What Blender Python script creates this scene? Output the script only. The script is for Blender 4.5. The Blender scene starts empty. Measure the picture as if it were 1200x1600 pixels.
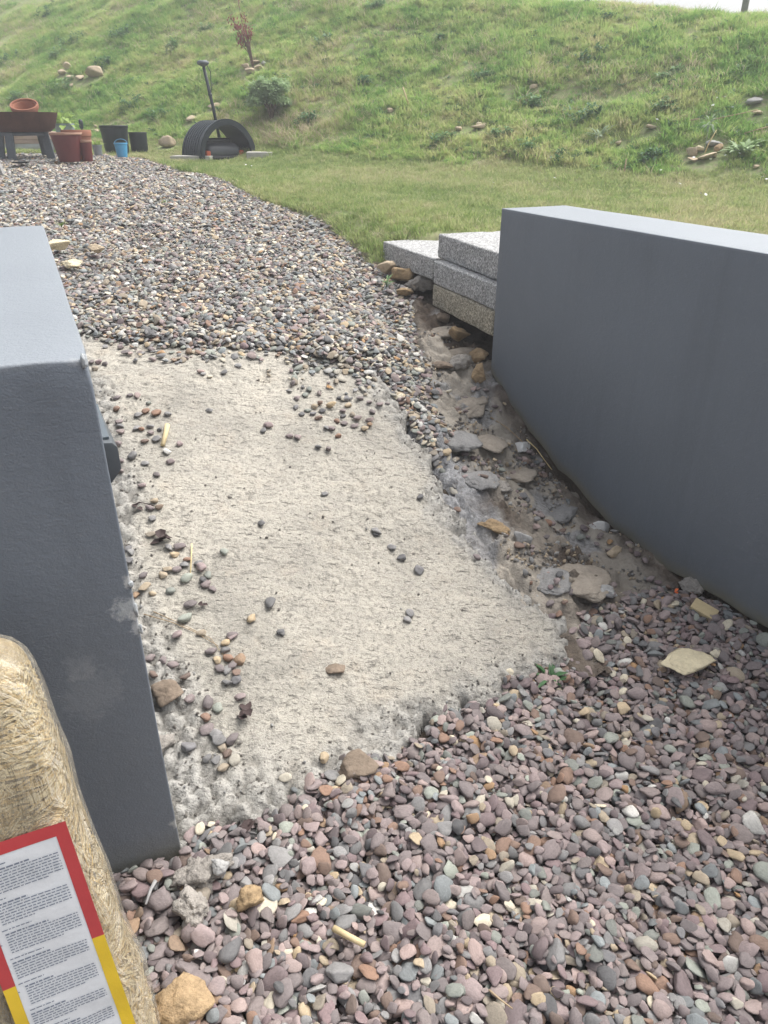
import bpy, bmesh, math, random
import numpy as np
from math import radians, sin, cos, pi, sqrt, atan2
from mathutils import Vector, Matrix, Euler
random.seed(7); rng = np.random.default_rng(7)
scene = bpy.context.scene
COL = scene.collection

# ---------------------------------------------------------------- camera, sky, sun, exposure
F_PX, PITCH, EYE = 1150.0, radians(27.8), 1.56          # photo is 1200 x 1600
cam = bpy.data.cameras.new('camera'); cam_o = bpy.data.objects.new('camera', cam); COL.objects.link(cam_o)
cam.sensor_fit = 'VERTICAL'; cam.sensor_height = 24.0; cam.lens = 24.0 * F_PX / 1600
cam.clip_start = 0.05; cam.clip_end = 400
cam_o.location = (0, 0, EYE); cam_o.rotation_euler = (radians(90) - PITCH, 0, 0)
scene.camera = cam_o

SUN_AZ, SUN_EL = radians(55), radians(58)              # high thin sun ahead and to the right, veiled by cloud
world = bpy.data.worlds.new('World'); scene.world = world; world.use_nodes = True
nt = world.node_tree; nt.nodes.clear()
sky = nt.nodes.new('ShaderNodeTexSky'); sky.sky_type = 'NISHITA'; sky.sun_disc = False
sky.sun_elevation = SUN_EL; sky.sun_rotation = SUN_AZ; sky.air_density = 1.0; sky.dust_density = 6.0; sky.ozone_density = 1.0
hs = nt.nodes.new('ShaderNodeHueSaturation'); hs.inputs['Saturation'].default_value = 0.36
bg = nt.nodes.new('ShaderNodeBackground'); bg.inputs['Strength'].default_value = 0.14
wo = nt.nodes.new('ShaderNodeOutputWorld')
nt.links.new(sky.outputs[0], hs.inputs['Color']); nt.links.new(hs.outputs[0], bg.inputs['Color']); nt.links.new(bg.outputs[0], wo.inputs['Surface'])
sun = bpy.data.lights.new('sun', 'SUN'); sun.energy = 2.2; sun.angle = radians(60); sun.color = (1.0, 0.985, 0.955)
sun_o = bpy.data.objects.new('sun', sun); COL.objects.link(sun_o)
sdir = Vector((sin(SUN_AZ) * cos(SUN_EL), cos(SUN_AZ) * cos(SUN_EL), sin(SUN_EL)))
sun_o.rotation_euler = (-sdir).to_track_quat('-Z', 'Y').to_euler(); sun_o.location = sdir * 30
scene.view_settings.view_transform = 'Standard'; scene.view_settings.look = 'None'
scene.view_settings.exposure = 0.78; scene.view_settings.gamma = 1.0
scene.view_settings.use_curve_mapping = False
scene.cycles.use_denoising = True
scene.cycles.max_bounces = 4; scene.cycles.diffuse_bounces = 3; scene.cycles.transparent_max_bounces = 5

# ---------------------------------------------------------------- small maths
def hsh(ix, iy, seed):
    n = (ix.astype(np.int64) * 374761393 + iy.astype(np.int64) * 668265263 + seed * 974711) & 0xffffffff
    n = ((n ^ (n >> 13)) * 1274126177) & 0xffffffff
    return ((n ^ (n >> 16)) & 0xffffff) / float(0xffffff)
def vnoise(x, y, f=1.0, seed=0):
    x = np.asarray(x, float) * f; y = np.asarray(y, float) * f
    ix, iy = np.floor(x), np.floor(y); fx, fy = x - ix, y - iy
    fx = fx * fx * (3 - 2 * fx); fy = fy * fy * (3 - 2 * fy)
    a, b = hsh(ix, iy, seed), hsh(ix + 1, iy, seed); c, d = hsh(ix, iy + 1, seed), hsh(ix + 1, iy + 1, seed)
    return (a + (b - a) * fx) * (1 - fy) + (c + (d - c) * fx) * fy
def fbm(x, y, f=1.0, seed=0, o=4):
    v, a, tot = 0, 1.0, 0
    for k in range(o):
        v = v + a * vnoise(x, y, f * 2 ** k, seed + 17 * k); tot += a; a *= .5
    return v / tot
def worley(x, y, f, seed=0):
    x = np.asarray(x, float) * f; y = np.asarray(y, float) * f
    ix, iy = np.floor(x), np.floor(y); best = np.full(x.shape, 9.0)
    for dx in (-1, 0, 1):
        for dy in (-1, 0, 1):
            cx, cy = ix + dx, iy + dy
            px = cx + hsh(cx, cy, seed); py = cy + hsh(cx, cy, seed + 5)
            best = np.minimum(best, np.hypot(px - x, py - y))
    return best
def sstep(a, b, x):
    u = np.clip((x - a) / (b - a), 0, 1); return u * u * (3 - 2 * u)
# ramp axes: S runs up the ramp between the walls, T across it to the right
A = radians(-24.6); SX, SY = sin(A), cos(A); TX, TY = cos(A), -sin(A)
def to_xy(s, t): return s * SX + t * TX, s * SY + t * TY
def to_st(x, y): return x * SX + y * SY, x * TX + y * TY
def P(s, t, z): x, y = to_xy(s, t); return Vector((x, y, z))

def slab_z(s): return np.interp(s, [1.2, 1.40, 3.2, 3.8, 4.2], [.0, .024, .632, .70, .72])
def base_z(s): return np.interp(s, [-9, 1.25, 1.42, 3.15, 4.5, 6, 8, 10, 12, 40], [0, 0, .015, .605, .735, .90, 1.05, 1.16, 1.22, 1.4])
def wall_z(s): return np.interp(s, [-9, 1.27, 1.47, 1.74, 2.04, 2.455, 2.85, 3.08, 3.35, 3.9, 4.5, 6, 8, 10, 40], [.05, .06, .055, .03, .055, .161, .324, .452, .52, .62, .725, .90, 1.05, 1.16, 1.4])
def t_edge(s): return np.interp(s, [3.0, 4.5, 5.9, 6.9, 8.4, 9.2, 10.7, 13], [1.98, 2.06, 2.15, 1.95, 1.92, 1.65, 1.5, -.5])
NX, NY = .555, .832
def bank_nm(x, y): return NX * x + NY * y, NY * x - NX * y
def lawn_z(x, y):
    n, m = bank_nm(x, y); return .87 + .025 * (np.clip(n, 0, 9) - 4.3) + .022 * np.clip(-m - 1.2, -6, 14)
def H(x, y):
    """height of the finished ground"""
    x = np.asarray(x, float); y = np.asarray(y, float); s, t = to_st(x, y); n, m = bank_nm(x, y)
    w = sstep(1.33, 1.9, t)
    c = base_z(s) * (1 - w) + wall_z(s) * w
    L = lawn_z(x, y)
    te = t_edge(s)
    wl = np.where(s < 3.05, sstep(2.06, 2.30, t) * sstep(-3.5, .8, s + np.clip(t - 2.3, 0, 4) * .3), sstep(te - .06 + .22 * sstep(4.9, 4.4, s), te + .34 + .22 * sstep(4.9, 4.4, s), t))
    z = c * (1 - wl) + L * wl
    z = z * (1 - sstep(11.2, 13.5, s)) + (L + .04) * sstep(11.2, 13.5, s)
    q = n - 8.3 + .5 * (fbm(m, n, .35, 3, 2) - .5)
    rise = .55 * (np.sqrt(q * q + .25) + q) / 2
    top = 2.73 + .147 * np.clip(-2.3 - m, -6, 12) + .25 * np.clip(-6.5 - m, 0, 10)
    z2 = z + rise
    k = .25; hcl = np.clip(.5 + .5 * (z2 - top) / k, 0, 1)
    z2 = z2 * (1 - hcl) + top * hcl - k * hcl * (1 - hcl)
    bk = sstep(-.2, 1.2, q)
    z2 = z2 + bk * ((fbm(x, y, .8, 11, 4) - .5) * .26 + (fbm(x, y, 3.1, 12, 3) - .5) * .08) * (1 - .5 * hcl)
    z2 = z2 + (1 - bk) * wl * (fbm(x, y, 1.1, 13, 3) - .5) * .07
    return z2
def Hs(x, y): return float(H(np.array([x]), np.array([y]))[0])
def ray(px, py):
    a, b = (px - 600) / F_PX, (800 - py) / F_PX; c, s = cos(PITCH), sin(PITCH)
    return Vector((a, c + b * s, -s + b * c))
def proj(x, y, z):
    c, s = cos(PITCH), sin(PITCH); z = z - EYE
    d = y * c - z * s; u = y * s + z * c
    return 600 + F_PX * x / d, 800 - F_PX * u / d, d
def g(px, py, extra=0.0, near=.6, far=30):
    """the ground point seen at a photo pixel"""
    d = ray(px, py); ks = np.concatenate([np.arange(near, 6, .01), np.arange(6, far, .03)])
    zz = EYE + d.z * ks - H(d.x * ks, d.y * ks) - extra
    i = np.argmax(zz < 0) if (zz < 0).any() else len(ks) - 1
    k = ks[i]; 
    if i: k = ks[i - 1] + (ks[i] - ks[i - 1]) * zz[i - 1] / (zz[i - 1] - zz[i] + 1e-9)
    return Vector((d.x * k, d.y * k, EYE + d.z * k))
def mpp(p):
    """metres per photo pixel at a point"""
    return proj(p[0], p[1], p[2])[2] / F_PX
def in_view(x, y, z, mx=60, my=60):
    u, v, d = proj(x, y, z)
    return (d > .1) & (u > -mx) & (u < 1200 + mx) & (v > -my) & (v < 1600 + my)

# ---------------------------------------------------------------- materials
MATS = {}
def new_mat(name):
    m = bpy.data.materials.new(name); m.use_nodes = True; n = m.node_tree; n.nodes.clear()
    out = n.nodes.new('ShaderNodeOutputMaterial'); b = n.nodes.new('ShaderNodeBsdfPrincipled')
    n.links.new(b.outputs[0], out.inputs['Surface']); MATS[name] = m
    return m, n, b
def nd(n, typ, **kw):
    x = n.nodes.new(typ)
    for k, v in kw.items():
        if k in x.inputs: x.inputs[k].default_value = v
        else: setattr(x, k, v)
    return x
def ramp(n, fac, stops):
    r = n.nodes.new('ShaderNodeValToRGB'); e = r.color_ramp.elements
    while len(e) < len(stops): e.new(.5)
    for q, (p, c) in zip(e, stops): q.position = p; q.color = (*c, 1)
    n.links.new(fac, r.inputs[0]); return r.outputs[0]
def mixc(n, fac, a, b, mode='MIX'):
    m = n.nodes.new('ShaderNodeMix'); m.data_type = 'RGBA'; m.blend_type = mode
    for s_, v in ((m.inputs[0], fac), (m.inputs[6], a), (m.inputs[7], b)):
        if hasattr(v, 'is_linked'): n.links.new(v, s_)
        elif isinstance(v, (tuple, list)): s_.default_value = (*v, 1)
        else: s_.default_value = v
    return m.outputs[2]
def mth(n, op, a, b=0.0, clamp=False):
    m = n.nodes.new('ShaderNodeMath'); m.operation = op; m.use_clamp = clamp
    for s_, v in ((m.inputs[0], a), (m.inputs[1], b)):
        if hasattr(v, 'is_linked'): n.links.new(v, s_)
        else: s_.default_value = v
    return m.outputs[0]
def coords(n, which='Object', scale=(1, 1, 1)):
    tc = n.nodes.new('ShaderNodeTexCoord'); mp = n.nodes.new('ShaderNodeMapping'); mp.inputs['Scale'].default_value = scale
    n.links.new(tc.outputs[which], mp.inputs[0]); return mp.outputs[0]
def noise(n, vec, scale, detail=4, rough=.55, dist=0):
    t = nd(n, 'ShaderNodeTexNoise', Scale=scale, Detail=detail, Roughness=rough, Distortion=dist)
    if vec is not None: n.links.new(vec, t.inputs['Vector'])
    return t.outputs['Fac']
def voro(n, vec, scale, feature='F1', out='Distance'):
    t = n.nodes.new('ShaderNodeTexVoronoi'); t.feature = feature; t.inputs['Scale'].default_value = scale
    n.links.new(vec, t.inputs['Vector']); return t.outputs[out]
def bump(n, b, h, strength=.5, dist=.01, prev=None):
    x = nd(n, 'ShaderNodeBump', Strength=strength, Distance=dist); n.links.new(h, x.inputs['Height'])
    if prev is not None: n.links.new(prev, x.inputs['Normal'])
    n.links.new(x.outputs[0], b.inputs['Normal']); return x.outputs[0]
def simple(name, col, rough=.7, var=.25, scale=8, bscale=60, bstr=.3, bdist=.004, metal=0, spec=.4, rnd=.0, which='Object'):
    """a base colour broken up by two noises, a fine relief, and a little change from thing to thing"""
    m, n, b = new_mat(name); v = coords(n, which)
    f = noise(n, v, scale, 6, .65); f2 = noise(n, v, scale * 7, 3, .6)
    lo = tuple(c * (1 - var) for c in col); hi = tuple(min(1, c * (1 + var)) for c in col)
    c1 = ramp(n, f, [(.28, lo), (.72, hi)]); c2 = mixc(n, .35, c1, ramp(n, f2, [(.3, lo), (.7, hi)]))
    if rnd:
        oi = n.nodes.new('ShaderNodeObjectInfo'); hv = nd(n, 'ShaderNodeHueSaturation')
        n.links.new(c2, hv.inputs['Color']); n.links.new(mth(n, 'ADD', mth(n, 'MULTIPLY', oi.outputs['Random'], 2 * rnd), 1 - rnd), hv.inputs['Value']); c2 = hv.outputs[0]
    n.links.new(c2, b.inputs['Base Color']); b.inputs['Roughness'].default_value = rough
    b.inputs['Metallic'].default_value = metal; b.inputs['Specular IOR Level'].default_value = spec
    if bstr: bump(n, b, noise(n, v, bscale, 4, .6), bstr, bdist)
    return m

# pebble colours: name, linear colour, weight near, weight far
PAL = [('mauve', (.208, .172, .167), 33, 8), ('plum', (.16, .125, .125), 11, 4), ('dusky_pink', (.238, .192, .179), 17, 8),
       ('grey', (.185, .18, .176), 9, 22), ('blue_grey', (.175, .186, .186), 4, 9), ('sage_grey', (.215, .225, .198), 4.5, 10),
       ('tan', (.31, .255, .185), 5, 16), ('cream', (.40, .365, .295), 3, 13), ('orange', (.26, .175, .11), 1.4, 2),
       ('white', (.39, .38, .355), 1.2, 8), ('dark_grey', (.13, .127, .128), 3.5, 4), ('brown', (.185, .128, .10), 8, 4)]
PN = [p[0] for p in PAL]
for nm, c, *_ in PAL:
    m, n, b = new_mat('pebble_' + nm); v = coords(n); oi = n.nodes.new('ShaderNodeObjectInfo')
    add = n.nodes.new('ShaderNodeVectorMath'); add.operation = 'ADD'
    cx = n.nodes.new('ShaderNodeCombineXYZ'); n.links.new(mth(n, 'MULTIPLY', oi.outputs['Random'], 40), cx.inputs[0]); n.links.new(mth(n, 'MULTIPLY', oi.outputs['Random'], 17), cx.inputs[2])
    n.links.new(v, add.inputs[0]); n.links.new(cx.outputs[0], add.inputs[1]); vv = add.outputs[0]
    f = noise(n, vv, 1.3, 5, .7, .6); f2 = noise(n, vv, 9, 4, .7)
    lo = tuple(x * .72 for x in c); hi = tuple(min(1, x * 1.25) for x in c); alt = tuple(.6 * x + .4 * y for x, y in zip(c, (.3, .27, .23)))
    c1 = ramp(n, f, [(.25, lo), (.5, c), (.68, hi), (.85, alt)])
    c1 = mixc(n, ramp(n, f2, [(.35, (0, 0, 0)), (.75, (1, 1, 1))]), c1, tuple(min(1, x * 1.35) for x in c)); 
    hv = nd(n, 'ShaderNodeHueSaturation'); n.links.new(c1, hv.inputs['Color'])
    n.links.new(mth(n, 'ADD', mth(n, 'MULTIPLY', oi.outputs['Random'], .62), .70), hv.inputs['Value'])
    n.links.new(mth(n, 'ADD', mth(n, 'MULTIPLY', oi.outputs['Random'], .5), .72), hv.inputs['Saturation'])
    n.links.new(hv.outputs[0], b.inputs['Base Color']); b.inputs['Roughness'].default_value = .78; b.inputs['Specular IOR Level'].default_value = .25
    bump(n, b, f2, .22, .08)

def M(name): return MATS[name]
simple('soil', (.105, .082, .062), .95, .4, 9, 70, .8, .02)
simple('grit', (.215, .185, .165), .97, .4, 30, 120, .9, .01)
simple('terracotta', (.30, .125, .075), .8, .18, 10, 60, .2)
simple('glazed_red', (.135, .032, .032), .5, .15, 6, 30, .1)
simple('clay_rim', (.36, .21, .15), .8, .2, 20, 60, .2)
simple('black_plastic', (.016, .022, .026), .42, .3, 5, 40, .1)
simple('tunnel_plastic', (.018, .026, .033), .4, .25, 4, 40, .08)
simple('mower_grey', (.075, .08, .09), .32, .15, 5, 20, .05)
simple('mower_dark', (.015, .016, .018), .4, .2, 5, 20, .05)
simple('mower_orange', (.50, .10, .035), .45, .15, 5, 20, .05)
simple('blue_plastic', (.09, .36, .62), .4, .12, 5, 20, .05)
simple('zinc', (.30, .33, .36), .4, .2, 12, 30, .1, metal=.6)
simple('grey_planter', (.27, .31, .35), .5, .15, 8, 30, .1)
simple('rust', (.085, .038, .026), .85, .45, 9, 80, .5)
simple('dark_steel', (.11, .125, .14), .55, .3, 8, 60, .2)
simple('antenna_black', (.022, .03, .036), .5, .2, 8, 40, .1)
simple('paving_pink', (.46, .34, .29), .85, .15, 8, 60, .3, rnd=.1)
simple('paving_pale', (.52, .53, .53), .85, .12, 8, 60, .3, rnd=.1)
simple('weathered_wood', (.30, .295, .29), .85, .3, 14, 60, .4)
simple('concrete_old', (.40, .385, .35), .9, .25, 12, 70, .5)
simple('sandstone', (.46, .37, .26), .9, .3, 9, 45, .6, .01, rnd=.15)
simple('ochre_stone', (.33, .235, .135), .9, .5, 22, 60, .7, .012, rnd=.12)
simple('cream_stone', (.60, .525, .36), .9, .22, 14, 50, .7, .01)
simple('brown_stone', (.20, .155, .115), .85, .4, 14, 60, .6, .008)
simple('grey_stone', (.34, .335, .325), .9, .3, 16, 60, .6, .01, rnd=.2)
simple('white_stone', (.66, .65, .62), .85, .15, 10, 50, .5, .01)
simple('mortar_lump', (.31, .285, .255), .95, .35, 26, 90, .9, .012, rnd=.15)
simple('cut_wood', (.56, .45, .26), .8, .15, 30, 60, .2)
simple('twig', (.36, .27, .17), .85, .3, 40, 80, .3)
simple('straw_stem', (.66, .52, .27), .65, .3, 30, 40, .2)
simple('dead_leaf', (.055, .036, .034), .75, .45, 30, 80, .5)
simple('orange_scrap', (.85, .17, .03), .5, .1, 30, 50, .1)
simple('bark', (.17, .12, .09), .9, .35, 30, 80, .5)
simple('paint_chip', (.40, .42, .43), .9, .3, 60, 150, .8, .005)
simple('fixture_grey', (.085, .095, .105), .5, .1, 20, 80, .1)
simple('petal', (.82, .82, .80), .7, .05, 20, 20, .0)
simple('lid_glass', (.10, .12, .135), .2, .1, 5, 20, .0)

def leafy(name, stops, rnd=.35, trans=.35, scale=.55, rough=.55, amp=1.0):
    """leaf or blade: colour drifts from place to place and from leaf to leaf; some light comes through"""
    m = bpy.data.materials.new(name); m.use_nodes = True; n = m.node_tree; n.nodes.clear(); MATS[name] = m
    out = n.nodes.new('ShaderNodeOutputMaterial'); b = nd(n, 'ShaderNodeBsdfPrincipled', Roughness=rough); tr = n.nodes.new('ShaderNodeBsdfTranslucent'); mx = n.nodes.new('ShaderNodeMixShader'); mx.inputs[0].default_value = trans
    oi = n.nodes.new('ShaderNodeObjectInfo'); geo = n.nodes.new('ShaderNodeNewGeometry')
    f = mth(n, 'ADD', mth(n, 'MULTIPLY', mth(n, 'SUBTRACT', noise(n, geo.outputs['Position'], scale, 4, .65), .5), amp), .5); f2 = noise(n, geo.outputs['Position'], scale * 6, 2, .6)
    fac = mth(n, 'ADD', mth(n, 'ADD', mth(n, 'MULTIPLY', f, .75), mth(n, 'MULTIPLY', f2, .35)), mth(n, 'MULTIPLY', mth(n, 'SUBTRACT', oi.outputs['Random'], .5), rnd))
    c = ramp(n, fac, stops); n.links.new(c, b.inputs['Base Color']); n.links.new(c, tr.inputs['Color']); b.inputs['Specular IOR Level'].default_value = .25
    n.links.new(b.outputs[0], mx.inputs[1]); n.links.new(tr.outputs[0], mx.inputs[2]); n.links.new(mx.outputs[0], out.inputs['Surface'])
    return m
leafy('lawn_blade', [(.30, (.175, .255, .08)), (.48, (.275, .35, .125)), (.62, (.37, .405, .18)), (.80, (.48, .44, .26))], .3, .5, amp=1.5)
leafy('bank_blade', [(.28, (.13, .27, .065)), (.46, (.25, .41, .105)), (.62, (.39, .49, .165)), (.80, (.51, .50, .24)), (.97, (.55, .48, .31))], .30, .5, scale=.9, amp=1.7)
leafy('dry_blade', [(.3, (.40, .35, .22)), (.7, (.58, .51, .35))], .5)
leafy('weed_leaf', [(.3, (.075, .165, .07)), (.5, (.12, .235, .10)), (.75, (.19, .31, .13))], .5, scale=3)
leafy('bright_leaf', [(.3, (.15, .26, .05)), (.7, (.30, .42, .11))], .5, scale=8)
leafy('sage_leaf', [(.3, (.22, .33, .17)), (.7, (.37, .49, .27))], .5, scale=6)
leafy('pale_leaf', [(.3, (.22, .30, .20)), (.7, (.36, .44, .30))], .5, scale=6)
leafy('red_leaf', [(.3, (.24, .065, .06)), (.7, (.36, .13, .11))], .5, scale=6)

# painted render on the two walls
def wall_paint(name, base, chips=(), dirt=False):
    m, n, b = new_mat(name); v = coords(n); vs = coords(n, 'Object', (1, 1, 1.25))
    f = noise(n, v, 1.7, 5, .55, .2); f2 = noise(n, vs, 60, 4, .6); f3 = noise(n, vs, 210, 3, .6); f5 = noise(n, coords(n, 'Object', (1, 1, 1.3)), 4, 5, .6, .2)
    c = ramp(n, f, [(.3, tuple(x * .92 for x in base)), (.7, tuple(x * 1.08 for x in base))])
    c = mixc(n, mth(n, 'MULTIPLY', ramp(n, f5, [(.52, (0, 0, 0)), (.72, (1, 1, 1))]), .10), c, tuple(x * 1.2 for x in base))
    c = mixc(n, mth(n, 'MULTIPLY', ramp(n, f2, [(.55, (0, 0, 0)), (.85, (1, 1, 1))]), .22), c, tuple(min(1, x * 1.6) for x in base))
    # faint rain streaks
    st = noise(n, coords(n, 'Object', (14, 14, .7)), 1.0, 3, .6)
    c = mixc(n, mth(n, 'MULTIPLY', ramp(n, st, [(.5, (0, 0, 0)), (.8, (1, 1, 1))]), .26), c, tuple(x * .68 for x in base))
    for (px, py, pz, r, amt, cc) in chips:
        d = nd(n, 'ShaderNodeVectorMath'); d.operation = 'DISTANCE'; n.links.new(v, d.inputs[0]); d.inputs[1].default_value = (px, py, pz)
        e = mth(n, 'ADD', d.outputs['Value'], mth(n, 'MULTIPLY', mth(n, 'SUBTRACT', noise(n, v, 45, 5, .75), .5), r * 2.6))
        mr = nd(n, 'ShaderNodeMapRange'); mr.inputs[1].default_value = r * .55; mr.inputs[2].default_value = r; mr.inputs[3].default_value = amt; mr.inputs[4].default_value = 0; n.links.new(e, mr.inputs[0])
        c = mixc(n, mr.outputs[0], c, cc)
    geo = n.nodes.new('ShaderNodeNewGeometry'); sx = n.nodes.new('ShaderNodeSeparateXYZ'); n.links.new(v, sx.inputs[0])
    cap = mth(n, 'MULTIPLY', ramp(n, mth(n, 'MULTIPLY', mth(n, 'SUBTRACT', sx.outputs[2], 1.208), 80), [(.0, (0, 0, 0)), (.9, (1, 1, 1))]), mth(n, 'ADD', mth(n, 'MULTIPLY', f, .35), .55), True)  # bright sky sheen on the wall tops, put into the colour as a paler tone
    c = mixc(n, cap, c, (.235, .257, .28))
    if dirt:
        at = n.nodes.new('ShaderNodeAttribute'); at.attribute_name = 'dirt'
        k = mth(n, 'MULTIPLY', at.outputs['Fac'], mth(n, 'ADD', noise(n, v, 16, 5, .7), .25), True)
        c = mixc(n, k, c, (.20, .185, .13))
    n.links.new(c, b.inputs['Base Color']); b.inputs['Roughness'].default_value = .52; b.inputs['Specular IOR Level'].default_value = .5
    p = bump(n, b, f2, .26, .006); p = bump(n, b, f3, .42, .003, p); bump(n, b, f5, .10, .02, p)
    return m

# cast concrete of the ramp slab: cream cement skin, grey and crumbled at its edges
RZ_SLAB = -radians(-24.6)
m, n, b = new_mat('slab_concrete'); v = coords(n)
at = n.nodes.new('ShaderNodeAttribute'); at.attribute_name = 'edge'
f = noise(n, v, 2.6, 6, .65, .4); f2 = noise(n, v, 70, 4, .75); f3 = noise(n, v, 260, 3, .7); f4 = noise(n, coords(n, 'Object', (1, 1, 1)), 7, 5, .7)
c = ramp(n, f, [(.30, (.335, .315, .272)), (.5, (.452, .422, .362)), (.74, (.515, .478, .405))])
c = mixc(n, mth(n, 'MULTIPLY', ramp(n, f4, [(.54, (0, 0, 0)), (.74, (1, 1, 1))]), .5), c, (.47, .40, .315))
c = mixc(n, mth(n, 'MULTIPLY', ramp(n, f2, [(.38, (1, 1, 1)), (.50, (0, 0, 0))]), .62), c, (.185, .175, .156))
c = mixc(n, mth(n, 'MULTIPLY', ramp(n, f3, [(.34, (1, 1, 1)), (.46, (0, 0, 0))]), .55), c, (.17, .16, .145))
c = mixc(n, mth(n, 'MULTIPLY', ramp(n, f3, [(.56, (0, 0, 0)), (.70, (1, 1, 1))]), .45), c, (.62, .59, .52))
c = mixc(n, mth(n, 'MULTIPLY', at.outputs['Fac'], .8), c, ramp(n, f2, [(.32, (.19, .19, .18)), (.5, (.38, .373, .355)), (.75, (.50, .49, .465))]))
n.links.new(c, b.inputs['Base Color']); b.inputs['Roughness'].default_value = .95; b.inputs['Specular IOR Level'].default_value = .2
at2 = n.nodes.new('ShaderNodeAttribute'); at2.attribute_name = 'crack'
tcr = n.nodes.new('ShaderNodeTexCoord'); mpr = n.nodes.new('ShaderNodeMapping'); mpr.inputs['Rotation'].default_value = (0, 0, -RZ_SLAB); mpr.inputs['Scale'].default_value = (.45, 1.5, 1); n.links.new(tcr.outputs['Object'], mpr.inputs[0])
f6 = noise(n, mpr.outputs[0], 62, 4, .72, .3); dash = ramp(n, f6, [(.33, (1, 1, 1)), (.42, (0, 0, 0))]); f7 = noise(n, mpr.outputs[0], 13, 4, .6)
cf = mixc(n, mth(n, 'MULTIPLY', dash, .72), c, (.13, .122, .11)); cf = mixc(n, mth(n, 'MULTIPLY', ramp(n, f7, [(.35, (1, 1, 1)), (.55, (0, 0, 0))]), .22), cf, (.25, .24, .215))
c = cf
bump_d = mth(n, 'SUBTRACT', 1.0, dash)
pits = ramp(n, noise(n, v, 120, 2, .6), [(.30, (0, 0, 0)), (.42, (1, 1, 1))])
n.links.new(mixc(n, mth(n, 'MULTIPLY', at2.outputs['Fac'], .75), c, (.085, .078, .066)), b.inputs['Base Color'])
p = bump(n, b, pits, .5, .004); p = bump(n, b, bump_d, .7, .006, p); p = bump(n, b, f7, .5, .02, p); p = bump(n, b, f3, .8, .003, p); p = bump(n, b, f2, .6, .007, p); bump(n, b, noise(n, v, 24, 5, .75), .55, .014, p)

# earth and sandy mortar of the side gully
m, n, b = new_mat('gully_earth'); v = coords(n)
at = n.nodes.new('ShaderNodeAttribute'); at.attribute_name = 'zone'; sp = n.nodes.new('ShaderNodeSeparateColor'); n.links.new(at.outputs['Color'], sp.inputs[0])
f = noise(n, v, 5, 6, .7, .5); f2 = noise(n, v, 60, 4, .7); f3 = noise(n, v, 17, 4, .7)
sand = ramp(n, f, [(.25, (.29, .26, .222)), (.5, (.395, .355, .30)), (.75, (.50, .455, .39))])
grey = ramp(n, f2, [(.3, (.17, .17, .172)), (.55, (.32, .32, .325)), (.8, (.50, .50, .50))])
c = mixc(n, sp.outputs[0], sand, grey); c = mixc(n, sp.outputs[1], c, ramp(n, f3, [(.3, (.06, .047, .04)), (.7, (.17, .135, .105))]))
c = mixc(n, mth(n, 'MULTIPLY', ramp(n, f2, [(.28, (1, 1, 1)), (.45, (0, 0, 0))]), .4), c, (.13, .105, .08))
n.links.new(c, b.inputs['Base Color']); b.inputs['Roughness'].default_value = 1.0; b.inputs['Specular IOR Level'].default_value = .05
p = bump(n, b, f2, .9, .010); p = bump(n, b, noise(n, v, 160, 3, .7), .6, .004, p); bump(n, b, f3, .7, .02, p)

# the ground sheet: thatch and bare soil showing between the grass, dark earth under the stones
m, n, b = new_mat('ground'); v = coords(n); at = n.nodes.new('ShaderNodeAttribute'); at.attribute_name = 'grass'
f = noise(n, v, .9, 6, .7, .5); f2 = noise(n, v, 14, 5, .7); f3 = noise(n, v, 60, 3, .7)
gr = ramp(n, f, [(.3, (.16, .24, .08)), (.52, (.24, .30, .12)), (.68, (.33, .33, .17)), (.82, (.40, .35, .23))])
gr = mixc(n, ramp(n, f2, [(.42, (0, 0, 0)), (.66, (.85, .85, .85))]), gr, (.27, .24, .16))
so = ramp(n, f2, [(.3, (.055, .045, .036)), (.7, (.125, .10, .078))])
c = mixc(n, at.outputs['Fac'], so, gr); n.links.new(c, b.inputs['Base Color']); b.inputs['Roughness'].default_value = .97; b.inputs['Specular IOR Level'].default_value = .15
p = bump(n, b, f2, .6, .05); bump(n, b, f3, .5, .02, p)

# dense concrete block: grey matrix full of pale and dark chips
def block_mat(name, tint):
    m, n, b = new_mat(name); v = coords(n); oi = n.nodes.new('ShaderNodeObjectInfo')
    q = voro(n, v, 145, 'F1', 'Color'); sp = n.nodes.new('ShaderNodeSeparateColor'); n.links.new(q, sp.inputs[0])
    f = noise(n, v, 4, 5, .7); f2 = noise(n, v, 150, 4, .7); f3 = noise(n, v, 55, 5, .75)
    c = ramp(n, sp.outputs[0], [(.05, tuple(x * .30 for x in tint)), (.30, tuple(x * .75 for x in tint)), (.66, tint), (.92, tuple(min(1, x * 1.8) for x in tint))])
    c = mixc(n, .28, c, ramp(n, f, [(.3, tuple(x * .55 for x in tint)), (.7, tuple(x * 1.2 for x in tint))]))
    c = mixc(n, mth(n, 'MULTIPLY', ramp(n, f3, [(.27, (1, 1, 1)), (.40, (0, 0, 0))]), .7), c, tuple(x * .3 for x in tint))
    n.links.new(c, b.inputs['Base Color']); b.inputs['Roughness'].default_value = .92; b.inputs['Specular IOR Level'].default_value = .2
    p = bump(n, b, f2, .6, .005); bump(n, b, f3, .6, .012, p)
block_mat('block_grey', (.40, .40, .395)); block_mat('block_buff', (.385, .35, .275))

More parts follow.
